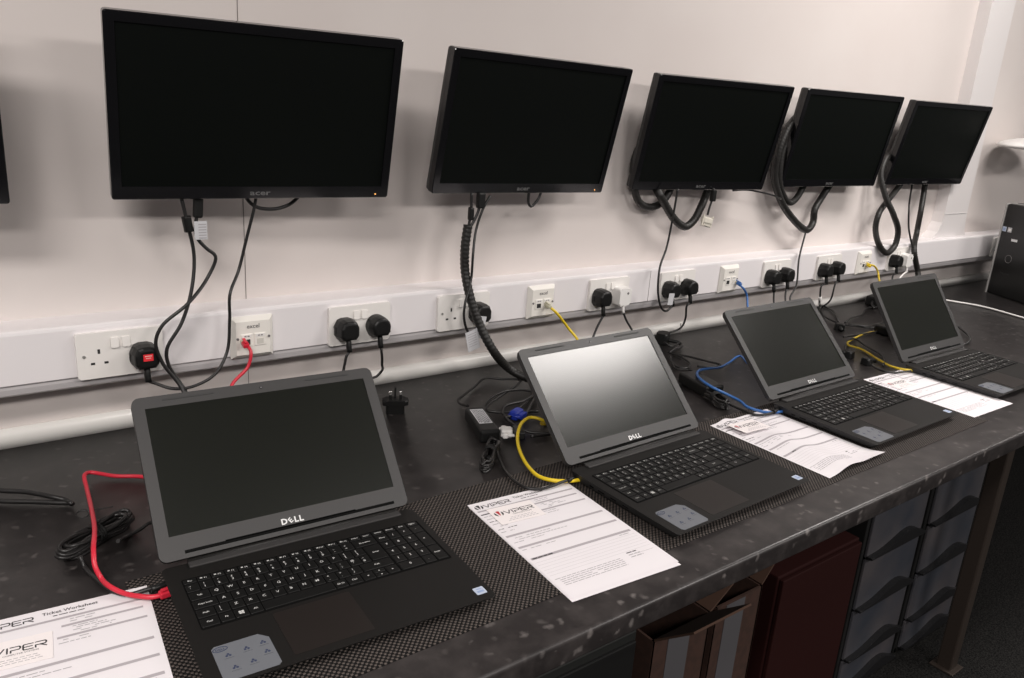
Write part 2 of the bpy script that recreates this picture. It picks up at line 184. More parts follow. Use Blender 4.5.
def cyl(B, c, r, h, mi=0, n=20, M=None, r2=None):
    pts = [(r*math.cos(2*math.pi*i/n), r*math.sin(2*math.pi*i/n)) for i in range(n)]
    prism(B, pts, 0, h, mi, M=(M if M is not None else Matrix()) @ Matrix.Translation(c), taper=(r2/r if r2 is not None else 1.), smooth=True)
def spline(pts, step=.006):
    P = [Vector(p) for p in pts]; out = []
    P = [2*P[0]-P[1]] + P + [2*P[-1]-P[-2]]
    for i in range(1, len(P)-2):
        a, b_, c, d = P[i-1:i+3]
        # centripetal Catmull-Rom keeps tight bends free of loops
        t0 = 0.; t1 = t0+max((b_-a).length, 1e-5)**.5; t2 = t1+max((c-b_).length, 1e-5)**.5; t3 = t2+max((d-c).length, 1e-5)**.5
        k = max(2, int((c-b_).length/step))
        for j in range(k):
            t = t1+(t2-t1)*j/k
            A1 = (t1-t)/(t1-t0)*a+(t-t0)/(t1-t0)*b_; A2 = (t2-t)/(t2-t1)*b_+(t-t1)/(t2-t1)*c; A3 = (t3-t)/(t3-t2)*c+(t-t2)/(t3-t2)*d
            B1 = (t2-t)/(t2-t0)*A1+(t-t0)/(t2-t0)*A2; B2 = (t3-t)/(t3-t1)*A2+(t-t1)/(t3-t1)*A3
            out.append((t2-t)/(t2-t1)*B1+(t-t1)/(t2-t1)*B2)
    out.append(P[-2]); return out
def tube(B, pts, r, mi=0, seg=8, M=None, rib=0., pitch=.012, raw=False, step=.006):
    P = [Vector(p) for p in pts] if raw else spline(pts, step)
    Q = [P[0]]
    for p in P[1:]:
        if (p-Q[-1]).length > 1e-5: Q.append(p)
    P = Q; N = len(P); rings = []; q = new(); s = 0.
    up = None
    for i in range(N):
        t = (P[min(i+1, N-1)]-P[max(i-1, 0)]).normalized()
        if up is None:
            up = t.orthogonal().normalized()
        up = (up-up.dot(t)*t); up = up.normalized() if up.length > 1e-6 else t.orthogonal().normalized()
        w = t.cross(up)
        if i: s += (P[i]-P[i-1]).length
        ring = []
        for k in range(seg):
            a = 2*math.pi*k/seg
            rr = r*(1+rib*math.sin(2*math.pi*s/pitch+a)) if rib else r
            ring.append(q.verts.new(P[i]+rr*(math.cos(a)*up+math.sin(a)*w)))
        rings.append(ring)
    for i in range(N-1):
        for k in range(seg):
            f = q.faces.new((rings[i][k], rings[i][(k+1) % seg], rings[i+1][(k+1) % seg], rings[i+1][k])); f.smooth = True
    q.faces.new(rings[0][::-1]); q.faces.new(rings[-1])
    absorb(B, q, mi, M)
TXT = {}
def text(B, s, size, M, mi=0, bold=0., lift=0., zf=None, sx=1., align='CENTER', spacing=1.):
    k = (s, bold, align, spacing)
    if k not in TXT:
        c = bpy.data.curves.new('lettering', 'FONT'); c.body = s; c.size = 1; c.offset = bold; c.align_x = align; c.resolution_u = 2
        c.space_character = spacing
        o = bpy.data.objects.new('lettering', c); me = bpy.data.meshes.new_from_object(o)
        TXT[k] = ([v.co.copy() for v in me.vertices], [tuple(p.vertices) for p in me.polygons])
        bpy.data.objects.remove(o); bpy.data.curves.remove(c); bpy.data.meshes.remove(me)
    V, F = TXT[k]; vs = []
    for v in V:
        p = M @ Vector((v.x*size*sx, v.y*size, lift))
        if zf: p.z += zf(p.x, p.y)
        vs.append(B.verts.new(p))
    for f in F:
        try: g = B.faces.new([vs[i] for i in f]); g.material_index = mi
        except ValueError: pass
def build(name, B, mats, parent=None, loc=None, rot=None):
    me = bpy.data.meshes.new(name); B.normal_update(); B.to_mesh(me); B.free()
    for m in (mats if isinstance(mats, (list, tuple)) else [mats]): me.materials.append(m)
    o = bpy.data.objects.new(name, me); COL.objects.link(o)
    if parent is not None: o.parent = parent
    if loc is not None: o.location = loc
    if rot is not None: o.rotation_euler = rot
    return o
def tag(o, label, cat, group=None):
    o['label'] = label; o['category'] = cat
    if group: o['group'] = group
    return o
def thing(name, label, cat, loc=(0, 0, 0), rz=0., group=None):
    o = bpy.data.objects.new(name, None); COL.objects.link(o); o.empty_display_size = .03
    o.location = (loc[0], loc[1], loc[2]+DZ); o.rotation_euler = (0, 0, rz)
    return tag(o, label, cat, group)
def solo(name, B, mats, label, cat, loc=(0, 0, 0), rz=0., group=None):
    o = build(name, B, mats, None, (loc[0], loc[1], loc[2]+DZ), (0, 0, rz))
    return tag(o, label, cat, group)
def struct(name, B, mats, label=None):
    o = build(name, B, mats, None, (0, 0, DZ)); o['kind'] = 'structure'
    if label: o['label'] = label
    return o
def copy_tree(o, parent=None):
    c = o.copy(); COL.objects.link(c)
    if parent is not None:
        c.parent = parent
    for ch in list(o.children): copy_tree(ch, c)
    return c

# ------------------------------------------------------------------ the room
WY = .44
XL, XR, YF, ZC = -2.2, 8.2, -4.2, 1.95
B = new()
box(B, ((XL+XR)/2, WY+.05, (ZC-DZ)/2), (XR-XL, .1, ZC+DZ))
box(B, (.366, WY-.0002, .9), (.0012, .001, 2.1), 1)
struct('wall_back', B, [M_wall, M_seam])
B = new(); box(B, ((XL+XR)/2, (YF+WY)/2, -DZ-.05), (XR-XL, WY-YF, .1)); struct('floor', B, M_carpet)
B = new(); box(B, ((XL+XR)/2, (YF+WY)/2, ZC+.05), (XR-XL, WY-YF, .1)); struct('ceiling', B, M_ceiling)
# dado trunking: a long white duct with a soft lower lip
TF = .362
B = new()
prof = [(WY, .236), (TF+.006, .236), (TF+.001, .2335), (TF, .229), (TF, .141), (TF+.004, .137), (TF+.006, .131), (TF+.012, .119), (TF+.02, .114), (WY, .114)]
prism(B, prof, XL, 6.2, 0, M=Matrix(((0, 0, 1, 0), (1, 0, 0, 0), (0, 1, 0, 0), (0, 0, 0, 1))))
box(B, (1.498, TF-.0003, .185), (.0012, .001, .09), 1); box(B, (-.9, TF-.0003, .185), (.0012, .001, .09), 1)
struct('trim_1', B, [M_trunk, M_trunk_joint], 'white dado trunking along the wall')
# vertical trunking rising out of the dado, flared foot
B = new()
fx = [(3.19, .2362), (3.232, .262), (3.252, .30), (3.256, .345), (3.256, ZC-.002), (3.452, ZC-.002), (3.456, .345), (3.46, .30), (3.468, .262), (3.482, .2362)]
prism(B, fx, TF+.03, WY, 2, M=Matrix(((1, 0, 0, 0), (0, 0, 1, 0), (0, 1, 0, 0), (0, 0, 0, 1))))
box(B, (3.355, TF+.029, .335), (.2, .002, .0025), 1)
struct('trim_2', B, [M_trunk, mat('trunk_line', (.6, .58, .58), .5), mat('riser_plastic', (.73, .695, .69), .4)], 'white vertical trunking rising from the dado')
# quarter-round strip where the bench top meets the wall
B = new()
qr = [(WY, 0), (.424, 0)] + [(WY-.002-.014*math.cos(R(a)), .020+.014*math.sin(R(a))) for a in range(0, 91, 15)] + [(WY, .034)]
prism(B, qr, XL, 6.2, 0, M=Matrix(((0, 0, 1, 0), (1, 0, 0, 0), (0, 1, 0, 0), (0, 0, 0, 1))), smooth=True)
box(B, (1.732, .4235, .016), (.003, .002, .030), 1)
struct('trim_3', B, [mat('strip_plastic', (.80, .78, .75), .25), M_trunk_joint], 'white quarter round strip at the back of the bench top')

# ------------------------------------------------------------------ bench
bench = thing('workbench', 'long workbench with dark mottled laminate top on painted steel legs', 'workbench', (1.5, -.05, -DZ))
B = new(); e = []
yf, yb, th = -.531, .4235, .040
prof = [(yb, 0)] + [(yf+.007+.007*math.cos(R(a)), -.007+.007*math.sin(R(a))) for a in range(90, 181, 15)] + [(yf+.004+.004*math.cos(R(a)), -th+.004+.004*math.sin(R(a))) for a in range(180, 271, 30)] + [(yb, -th)]
prism(B, prof, -3.4, 3.4, 0, M=T(0, .05, DZ) @ Matrix(((0, 0, 1, 0), (1, 0, 0, 0), (0, 1, 0, 0), (0, 0, 0, 1))), smooth=True)
build('worktop', B, M_top, bench)
for x in (-2.4, .487, 3.2):
    for y in (-.41, .40):
        B = new(); box(B, (x, y, (DZ-th)/2), (.040, .040, DZ-th-.001), 0, .004)
        box(B, (x, y, .003), (.065, .065, .006), 0, .002)
        build('leg', B, M_leg, bench)
B = new(); box(B, (.4, .40, DZ-th-.03), (5.6, .03, .05), 0, .003); build('frame_rail', B, M_leg, bench)

# ------------------------------------------------------------------ wall monitors
MW, MH = .512, .310
def monitor_geometry(root):
    # local frame: x right, y into the wall, z up; screen faces -y
    B = new()
    fr = Matrix(((1, 0, 0, 0), (0, 0, 1, 0), (0, 1, 0, 0), (0, 0, 0, 1)))
    # frame ring: four bars so that the panel really sits inside
    sb, tb, bb, dp = .0165, .0165, .0235, .016
    q = new(); out = rrect(MW, MH, .005, 0, 0, 4); N = len(out); per = N//4
    x1, z1, z0 = MW/2-sb, MH/2-tb, -MH/2+bb
    inn = [(x1, z1), (-x1, z1), (-x1, z0), (x1, z0)]
    def ringv(sc, y): return [q.verts.new((px-math.copysign(sc, px), y, pz-math.copysign(sc, pz))) for px, pz in out]
    o1 = ringv(.0015, -.001); o2 = ringv(0., .0005); o3 = ringv(0., dp)
    i1 = [q.verts.new((px, -.001, pz)) for px, pz in inn]; i2 = [q.verts.new((px, .006, pz)) for px, pz in inn]
    for k in range(4):
        sg = o1[k*per:(k+1)*per]
        for i in range(per-1): q.faces.new((sg[i], sg[i+1], i1[k]))
        q.faces.new((sg[-1], o1[((k+1)*per) % N], i1[(k+1) % 4], i1[k])); q.faces.new((i1[k], i1[(k+1) % 4], i2[(k+1) % 4], i2[k]))
    for ra_, rb_ in ((o1, o2), (o2, o3)):
        for i in range(N): q.faces.new((ra_[i], rb_[i], rb_[(i+1) % N], ra_[(i+1) % N]))
    bmesh.ops.recalc_face_normals(q, faces=q.faces); absorb(B, q, 0)
    build('bezel', B, M_bezel, root)
    B = new(); box(B, (0, .008, .0035), (MW-2*sb+.002, .012, MH-tb-bb+.002)); build('screen_panel', B, M_screen, root)
    B = new(); box(B, (0, .0225, 0), (MW-.002, .017, MH-.002), 0, .006, 3)
    prism(B, rrect(.36, .2, .03), 0, .022, 0, .01, 3, M=T(0, .030, -.01) @ fr, taper=.86)
    build('rear_housing', B, M_housing, root)
    B = new(); text(B, 'acer', .0145, T(-.004, -.0018, -MH/2+.0075, R(90)), 0, .02, sx=1.5); build('logo', B, M_logo_dim, root)
    B = new(); cyl(B, (0, 0, 0), .0013, .001, 0, 10, M=T(MW/2-.028, -.0012, -MH/2+.008, R(90))); build('power_light', B, M_led, root)
    B = new(); box(B, (MW/2-.045, .012, -MH/2-.0005), (.05, .006, .002), 0, .0008); build('button_strip', B, M_rubber, root)
def wall_arm(root, y):
    Minv = root.matrix_basis.inverted()
    c = root.location
    B = new()
    box(B, (c.x, (y+.058+WY-.008)/2, c.z), (.05, WY-.008-y-.058, .06), 0, .004, M=Minv)
    box(B, (c.x, y+.062, c.z), (.11, .008, .11), 0, .002, M=Minv)
    box(B, (c.x, WY-.0055, c.z), (.12, .009, .16), 0, .002, M=Minv)
    build('wall_bracket', B, M_metal_dark, root)
mons = [(-.304, .288, .613, -3.5, 11.8, 0., 'black wall monitor cut off by the left edge, beside the largest-looking monitor'),
        (.359, .290, .612, -4.24, 11.8, .11, 'black wall monitor above the nearest laptop, with amber power light lit'),
        (1.006, .313, .610, .1, 12.27, -.58, 'black wall monitor with a spiral-wrapped hose dropping straight to the bench'),
        (1.673, .340, .607, -6.02, 11.95, .09, 'black wall monitor with looped hose and white connector dangling below it'),
        (2.335, .347, .612, -3.78, 9.73, .34, 'black wall monitor with two hose loops bulging past its left edge'),
        (3.004, .351, .612, -4.57, 11.5, .475, 'black wall monitor farthest along, beside the vertical white trunking')]
proto = None
for x, y, z, yaw, tilt, roll, lab in mons:
    if proto is None:
        o = proto = thing('wall_monitor', lab, 'monitor', (0, 0, 0), 0, 'monitors mounted in a row on the wall'); monitor_geometry(proto)
    else:
        o = proto.copy(); COL.objects.link(o); o['label'] = lab
        for ch in list(proto.children):
            if not ch.name.startswith('wall_bracket'): copy_tree(ch, o)
    o.rotation_mode = 'YXZ'; o.location = (x, y, z+DZ); o.rotation_euler = (R(tilt), R(-roll), R(yaw))
    o.matrix_basis = Matrix.Translation(o.location) @ o.rotation_euler.to_matrix().to_4x4()
    if x > 1.2:
        for ch in o.children:
            if ch.name.startswith('power_light'): ch.data = ch.data.copy(); ch.data.materials[0] = M_rubber
    wall_arm(o, y)

# ------------------------------------------------------------------ laptops
LW, LD, LL = .380, .260, .247
def key_rows():
    u0, p = -.172, .01885
    rows = []
    def row(v, items, x=0., h=1.):
        for lab, w in items:
            if lab is not None: rows.append((u0+x*p, v, w*p, h, lab))
            x += w
    vt = .092
    fw = 14.45/15
    row(vt, [(s, fw) for s in ('Esc', 'F1', 'F2', 'F3', 'F4', 'F5', 'F6', 'F7', 'F8', 'F9', 'F10', 'F11', 'F12', 'PrtScr', 'Insert')], 0, .62)
    row(vt, [('Delete', 1.02), ('Home', 1.02), ('End', 1.02), ('PgDn', 1.02)], 14.5, .62)
    v = vt-.62*.0200
    row(v, [(s, .965) for s in '`1234567890-='] + [('Backspace', 1.9)]); row(v, [('Num', 1.02), ('/', 1.02), ('*', 1.02), ('-', 1.02)], 14.5)
    v -= .0200
    row(v, [('Tab', 1.42)] + [(s, .965) for s in 'QWERTYUIOP[]']); rows.append((u0+13.05*p, v, 1.4*p, 2., 'Enter'))
    row(v, [('7', 1.02), ('8', 1.02), ('9', 1.02)], 14.5); rows.append((u0+17.56*p, v, 1.02*p, 2., '+'))
    v -= .0200
    row(v, [('Caps Lock', 1.66)] + [(s, .965) for s in "ASDFGHJKL;'"]+[('#', .75)]); row(v, [('4', 1.02), ('5', 1.02), ('6', 1.02)], 14.5)
    v -= .0200
    row(v, [('Shift', 1.25)] + [(s, .965) for s in '\\ZXCVBNM,./'] + [('Shift', 2.55)]); row(v, [('1', 1.02), ('2', 1.02), ('3', 1.02)], 14.5); rows.append((u0+17.56*p, v, 1.02*p, 2., 'Enter'))
    v -= .0200
    row(v, [('Ctrl', 1.25), ('Fn', .965), ('win', .965), ('Alt', .965), ('', 5.2), ('Alt Gr', .965), ('Ctrl', 1.15), ('<', .99)])
    rows.append((u0+12.44*p, v, .99*p, .5, '^')); rows.append((u0+12.44*p, v-.0100, .99*p, .5, 'v'))
    row(v, [('>', .99)], 13.44); row(v, [('0', 2.04), ('.', 1.02)], 14.5)
    return rows
def laptop_proto():
    root = thing('laptop', '', 'laptop', (0, 0, 0), 0, 'open laptops set out along the bench')
    # base: tapered wedge with rounded corners; top slopes from .018 at the front to .022 at the rear
    B = new()
    q = new(); out = rrect(LW+.002, LD+.003, .006)
    lo = [q.verts.new((x*.972, y*.99 if y > 0 else y*.90, .0045)) for x, y in out]; hi = [q.verts.new((x, y, .0195+(y/LD)*.004-.0005)) for x, y in out]
    q.faces.new(lo[::-1]); t = q.faces.new(hi); N = len(out)
    for i in range(N): q.faces.new((lo[i], lo[(i+1) % N], hi[(i+1) % N], hi[i]))
    bmesh.ops.bevel(q, geom=list(t.edges), offset=.0015, segments=2, profile=.5, affect='EDGES')
    absorb(B, q, 0)
    for i, f in enumerate(B.faces): f.material_index = 1 if f.normal.z > .8 else 0
    B.normal_update()
    for f in B.faces: f.material_index = 1 if f.normal.z > .8 else 0
    base = build('base', B, [M_base, M_deck], root)
    for sx in (-1, 1):
        for sy in (-1, 1):
            B = new(); box(B, (sx*.15, sy*.105, .0024), (.04, .01, .0046), 0, .001); build('rubber_foot', B, M_rubber, base)
    # side ports on the left and right flank
    for y, w in ((-.01, .014), (.02, .014), (.05, .016), (.075, .010)):
        B = new(); box(B, (-LW/2+.0030, y, .0125), (.003, w, .0055), 0, M=Matrix()); build('port', B, M_slot, base)
    def zt(v): return .0190+v/LD*.004
    # keyboard tray + keys
    B = new(); q = rrect(.354, .1165, .003, .004, .0355)
    prism(B, q, .0, .0006, 0, M=T(0, 0, .0187))
    for vtx in B.verts: vtx.co.z += vtx.co.y/LD*.004
    kb = build('keyboard', B, M_slot, root)
    for x, v, w, h, lab in key_rows():
        B = new(); hh = .0200*h; g = .0022
        cx, cy = x+w/2, v-hh/2
        prism(B, rrect(w-g, hh-g, .0012, cx, cy, 2), 0, .0014, 0, .0004, 1, M=T(0, 0, zt(cy)))
        z = zt(cy)+.00155
        def tx(s, dx, dy, size, bold=.012): text(B, s, size, T(cx+dx, cy+dy, z), 1, bold)
        if lab == 'win':
            for ax in (-1, 1):
                for ay in (-1, 1): box(B, (cx+ax*.0017, cy+ay*.0017, z), (.003, .003, .0001), 1)
        elif h < 1 and len(lab) > 1 and lab[0] == 'F': tx(lab, .002, -.0018, .0044); box(B, (cx-.0035, cy+.0006, z), (.003, .0022, .0001), 1)
        elif lab in '<>^v' and lab:
            a = {'<': 180, '>': 0, '^': 90, 'v': 270}[lab]
            vs = [B.verts.new((cx+.0016*math.cos(R(a+d)), cy+.0016*math.sin(R(a+d)), z)) for d in (0, 125, 235)]
            B.faces.new(vs).material_index = 1
        elif len(lab) > 1: tx(lab, 0, -.0012, .0046 if len(lab) < 6 else .0042)
        elif lab:
            if lab in '`1234567890-=[];\'#\\,./' and x < .09:
                tx(lab, -.003, -.0052, .0062); up = dict(zip("`1234567890-=[];'#\\,./", '~!"£$%^&*()_+{}:@~|<>?')).get(lab, '')
                if up: tx(up, -.003, .0018, .0055)
            else: tx(lab, -.001, -.001, .0068)
        build('key', B, [M_key, M_legend], kb)
    B = new(); prism(B, rrect(.104, .088, .003), 0, .0004, 0, M=T(-.036, -.074, .0186))
    for vtx in B.verts: vtx.co.z += (vtx.co.y+.07)/LD*.004
    for vtx in B.verts: vtx.co.z -= .0008
    build('touchpad', B, M_pad, root)
    # stickers
    B = new(); w2, h2 = .0335, .0325
    o = [(-w2, -h2+.004), (-w2+.004, -h2), (w2-.004, -h2), (w2, -h2+.004), (w2, h2-.011), (w2-.011, h2), (-w2+.004, h2), (-w2, h2-.004)]
    prism(B, o, 0, .0003, 0)
    z = .00045; cx, cy = 0., 0.
    ring = [(cx-.024+.0085*math.cos(2*math.pi*i/24), cy+.025+.0042*math.sin(2*math.pi*i/24), z) for i in range(25)]
    tube(B, ring, .0005, 1, 4, raw=True)
    text(B, 'DELL', .0052, T(cx-.024, cy+.0232, z), 1, .02)
    for dx, dy in ((-.018, .010), (.004, .012), (.024, .014), (-.016, -.014), (.005, -.013), (.024, -.004)):
        cyl(B, (cx+dx-.002, cy+dy, z-.0001), .0016, .0001, 1, 10); cyl(B, (cx+dx+.002, cy+dy, z-.0001), .0016, .0001, 1, 10); cyl(B, (cx+dx, cy+dy+.003, z-.0001), .0016, .0001, 1, 10)
        box(B, (cx+dx, cy+dy-.0045, z), (.011, .0008, .0001), 2)
    st_ = build('feature_sticker', B, [M_sticker, M_sticker_ink, mat('sticker_ink_pale', (.09, .095, .11), .5)], root, (-.1385, -.0925, zt(-.0925)), (math.atan(.004/LD), 0, 0))
    B = new(); prism(B, rrect(.016, .016, .0015), 0, .0003, 0, M=T(.1755, -.1105, zt(-.11)))
    box(B, (.1755, -.1125, zt(-.1105)+.00035), (.010, .004, .0001), 1); box(B, (.1755, -.107, zt(-.1105)+.00035), (.008, .0018, .0001), 1)
    build('processor_sticker', B, [M_blue_st, M_blue_st2], root)
    # hinge cover ridge and hinge barrel at the rear
    B = new(); box(B, (.005, .1235, .0222), (.322, .013, .0034), 0, .0012); build('hinge_cover', B, M_lid, root)
    B = new()
    tube(B, [(-.155, .1345, .0205), (.165, .1345, .0205)], .0045, 0, 12, raw=True)
    build('hinge_barrel', B, M_deck, root)
    # lid: own frame with the origin on the hinge line
    B = new(); fr = Matrix(((1, 0, 0, 0), (0, 0, 1, 0), (0, 1, 0, 0), (0, 0, 0, 1)))
    bz = .0165; sh = .1945; sb = .034; st = LL-sb-sh; sw = .346; bzs = (LW-sw)/2
    prism(B, rrect(LW, LL, .011, 0, LL/2, 6), .002, .0105, 0, .003, 2, M=fr)
    # raised bezel frame around the glass: outer rounded outline with a rectangular opening
    q = new(); out = rrect(LW, LL, .011, 0, LL/2, 6)
    N = len(out); per = N//4
    inn = [(sw/2, sb+sh), (-sw/2, sb+sh), (-sw/2, sb), (sw/2, sb)]
    ov = [q.verts.new((x, .0, y)) for x, y in out]; iv = [q.verts.new((x, .0, y)) for x, y in inn]; ivb = [q.verts.new((x, .002, y)) for x, y in inn]; ovb = [q.verts.new((x, .0025, y)) for x, y in out]
    for k in range(4):
        seg = ov[k*per:(k+1)*per]
        for i in range(per-1): q.faces.new((seg[i], seg[i+1], iv[k]))
        q.faces.new((seg[-1], ov[((k+1)*per) % N], iv[(k+1) % 4], iv[k]))
        q.faces.new((iv[k], iv[(k+1) % 4], ivb[(k+1) % 4], ivb[k]))
    for i in range(N): q.faces.new((ov[i], ovb[i], ovb[(i+1) % N], ov[(i+1) % N]))
    bmesh.ops.recalc_face_normals(q, faces=q.faces)
    absorb(B, q, 0)
    lid = build('lid', B, M_lid, root, (0, LD/2+.0085, .0252), (0, 0, 0))
    B = new(); box(B, (0, .0018, sb+sh/2), (sw, .001, sh)); build('screen', B, M_lcd, lid)
    B = new(); zl = .0145
    text(B, 'D', .0120, T(-.0125, -.0006, zl, R(90)), 0, .035, sx=1.1); text(B, 'L', .0120, T(.0058, -.0006, zl, R(90)), 0, .035, sx=1.1); text(B, 'L', .0120, T(.0135, -.0006, zl, R(90)), 0, .035, sx=1.1)
    text(B, 'E', .0108, T(-.0030, -.0006, zl+.0042, R(90)) @ T(0, 0, 0, 0, 0, R(35)) @ T(0, -.0038, 0), 0, .03, sx=1.05)
    build('logo', B, M_silver, lid)
    B = new(); box(B, (.005, .0002, .0088), (.322, .0012, .0046)); box(B, (-.0, .0002, .0112), (.20, .0012, .0022)); build('hinge_slot', B, M_slot, lid)
    for x in (-.11, .11):
        B = new(); prism(B, rrect(.075, .0026, .0012, x, LL-.0075, 3), -.0008, .0, 0, M=fr); build('rubber_bumper', B, mat('lid_bumper', (.03, .03, .03), .7), lid)
    B = new(); cyl(B, (0, 0, 0), .0022, .0006, 0, 14, M=T(0, 0, LL-.0095, R(90))); cyl(B, (0, 0, .0004), .0010, .0005, 1, 10, M=T(0, 0, LL-.0095, R(90)))
    build('webcam', B, [M_slot, mat('lens_glint', (.4, .4, .42), .1)], lid)
    return root
laps = [(.2245, -.2833, -.0562, .7243, 'black laptop nearest the camera, under the monitor with the amber light'),
        (.9418, -.3108, .0215, .7757, 'black laptop whose screen reflects a pale ceiling light'),
        (1.6068, -.2786, .0112, .7695, 'black laptop with the blue network cable plugged into its left side'),
        (2.2437, -.2707, -.0016, .5979, 'black laptop farthest along the bench, with lid most upright')]
MT = .002     # thickness of the mat
lp = laptop_proto()
for i, (x, y, a, t, lab) in enumerate(laps):
    o = lp if i == 0 else copy_tree(lp)
    o['label'] = lab; o.location = (x, y, MT*.5+DZ if i < 3 else DZ); o.rotation_euler = (0, 0, a)
    for ch in o.children:
        if ch.name.startswith('lid'): ch.rotation_euler = (-t, 0, 0)

# woven runner under the laptops
B = new(); box(B, (0, 0, MT/4), (1.872, .335, MT/2), 0)
solo('desk_mat', B, M_mat, 'long black and brown woven mesh mat under the first three laptops', 'mat', (.936, -.2815, .0001))

# ------------------------------------------------------------------ job sheets and cards
def viper_logo(B, x, y, h, z, mk, mt, mc, zf=None):
    """split-disc emblem and the word beside it; x,y = left baseline, h = emblem height"""
    r = h/2; cx, cy = x+r*1.0, y+r
    def P(pts, mi):
        vs = []
        for px, py in pts:
            qx, qy = cx+px*r, cy+py*r
            vs.append(B.verts.new((qx, qy, z+(zf(qx, qy) if zf else 0))))
        B.faces.new(vs).material_index = mi
    arc = lambda a0, a1, n=8: [(math.cos(R(a0+(a1-a0)*i/n)), math.sin(R(a0+(a1-a0)*i/n))) for i in range(n+1)]
    P([(-.42, .9)] + [(-.2, .98), (0, 1), (.2, .98)] + [(.42, .9), (.06, -.75), (-.06, -.75)], mc)
    P(arc(140, 245) + [(-.72, .66)], mk); P(arc(-65, 40) + [(.72, .66)], mk)
    # the wordmark, drawn as wide strokes
    X = x+h*1.16; hh = h*.62; yy = y+h*.16; w = hh*.17
    def S(pts):
        for (ax, ay), (bx, by) in zip(pts[:-1], pts[1:]):
            a = Vector((X+ax*hh, yy+ay*hh)); c = Vector((X+bx*hh, yy+by*hh)); d = (c-a).normalized(); nn = Vector((-d.y, d.x))*w/2; a = a-d*w*.3; c = c+d*w*.3
            vs = []
            for p in (a+nn, a-nn, c-nn, c+nn): vs.append(B.verts.new((p.x, p.y, z+(zf(p.x, p.y) if zf else 0))))
            B.faces.new(vs).material_index = mt
    ox = 0
    for g in ([[(0, 1), (.55, 0), (1.1, 1)]], [[(1.42, 0), (1.42, 1)]], [[(1.78, 0), (1.78, .42)], [(1.78, .42), (2.6, .42), (2.72, .6), (2.72, .86), (2.6, 1), (1.72, 1)]],
              [[(4.0, 1), (3.1, 1), (3.0, .86), (3.0, .14), (3.1, 0), (4.0, 0)], [(3.05, .5), (3.9, .5)]], [[(4.22, 1), (5.2, 1), (5.32, .86), (5.32, .62), (5.2, .45), (4.25, .45), (4.25, 0)], [(4.75, .42), (5.35, 0)]]):
        for s in g: S(s)
def sheet(name_label, x, y, z, rz, zf=None, printed=True, group='job sheets lying between the laptops', seed=1):
    B = new(); W, H = .210, .297
    f = zf or (lambda u, v: 0.)
    nx, ny = 24, 30
    q = [[B.verts.new((-W/2+W*i/nx, -H/2+H*j/ny, f(-W/2+W*i/nx, -H/2+H*j/ny))) for i in range(nx+1)] for j in range(ny+1)]
    for j in range(ny):
        for i in range(nx):
            g = B.faces.new((q[j][i], q[j][i+1], q[j+1][i+1], q[j+1][i])); g.smooth = True
    rnd = random.Random(seed)
    e = .00035
    def bar(u0, u1, v, h, mi):
        k = max(1, int((u1-u0)/.008))
        lo = [B.verts.new((u0+(u1-u0)*i/k, v-h/2, f(u0+(u1-u0)*i/k, v-h/2)+e)) for i in range(k+1)]
        hi = [B.verts.new((u0+(u1-u0)*i/k, v+h/2, f(u0+(u1-u0)*i/k, v+h/2)+e)) for i in range(k+1)]
        for i in range(k): B.faces.new((lo[i], lo[i+1], hi[i+1], hi[i])).material_index = mi
    def words(u0, u1, v, h, mi, fill=.8):
        u = u0
        while u < u1:
            w = rnd.uniform(.004, .012)
            if rnd.random() < fill: bar(u, min(u+w, u1), v, h, mi)
            u += w+.0016
    if printed:
        viper_logo(B, -.099, .1245, .0155, e, 3, 3, 3, f)
        text(B, 'Ticket Worksheet', .0085, T(.012, .134), 3, .012, e, f)
        words(-.008, .028, .1285, .0016, 3, .95)
        bar(-.101, .098, .1195, .0042, 1)
        bar(-.101, -.07, .108, .003, 3)
        bar(.000, .094, .1015, .0042, 1); bar(-.006, .096, .0785, .0042, 1)
        for k, (a, c_) in enumerate(((.01, .04), (.01, .035), (.012, .04), (.016, .05), (.012, .06), (.02, .055))): words(a, c_, .1135-.0052*k if k < 2 else .0965-.0042*(k-2), .0014, 4)
        for k in range(7): words(-.1, -.078+rnd.uniform(0, .02), .100-.009*k, .0016, 3 if k in (2, 5) else 4)
        words(.0, .03, .0725, .0014, 4); words(-.005, .03, .0665, .0014, 4)
        bar(-.1, .097, .031, .0052, 1); words(-.098, -.02, .0225, .0014, 4); words(-.098, .01, .0165, .0014, 4); words(-.098, -.04, .0105, .0014, 4)
        bar(-.1, .098, -.005, .0052, 1)
        words(-.098, -.03, -.013, .0014, 4)
        bar(-.1, .098, -.0405, .0056, 1); words(-.098, -.06, -.0405, .0026, 3); words(.07, .09, -.047, .0016, 4)
        for k in range(6): bar(-.1, .098, -.052-.0075*k, .0006, 2)
        for k in range(5): words(-.092 if k else -.098, .028, -.1005-.0045*k, .0013, 4, .97)
        words(.045, .065, -.0935, .0022, 3); words(.045, .068, -.0995, .0018, 4); words(.045, .07, -.1055, .0018, 4); bar(.06, .095, -.1005, .0006, 4)
    return solo('job_sheet', B, [M_paper, M_bar, M_bar2, M_ink, M_ink2], name_label, 'paper', (x, y, z), rz, group)
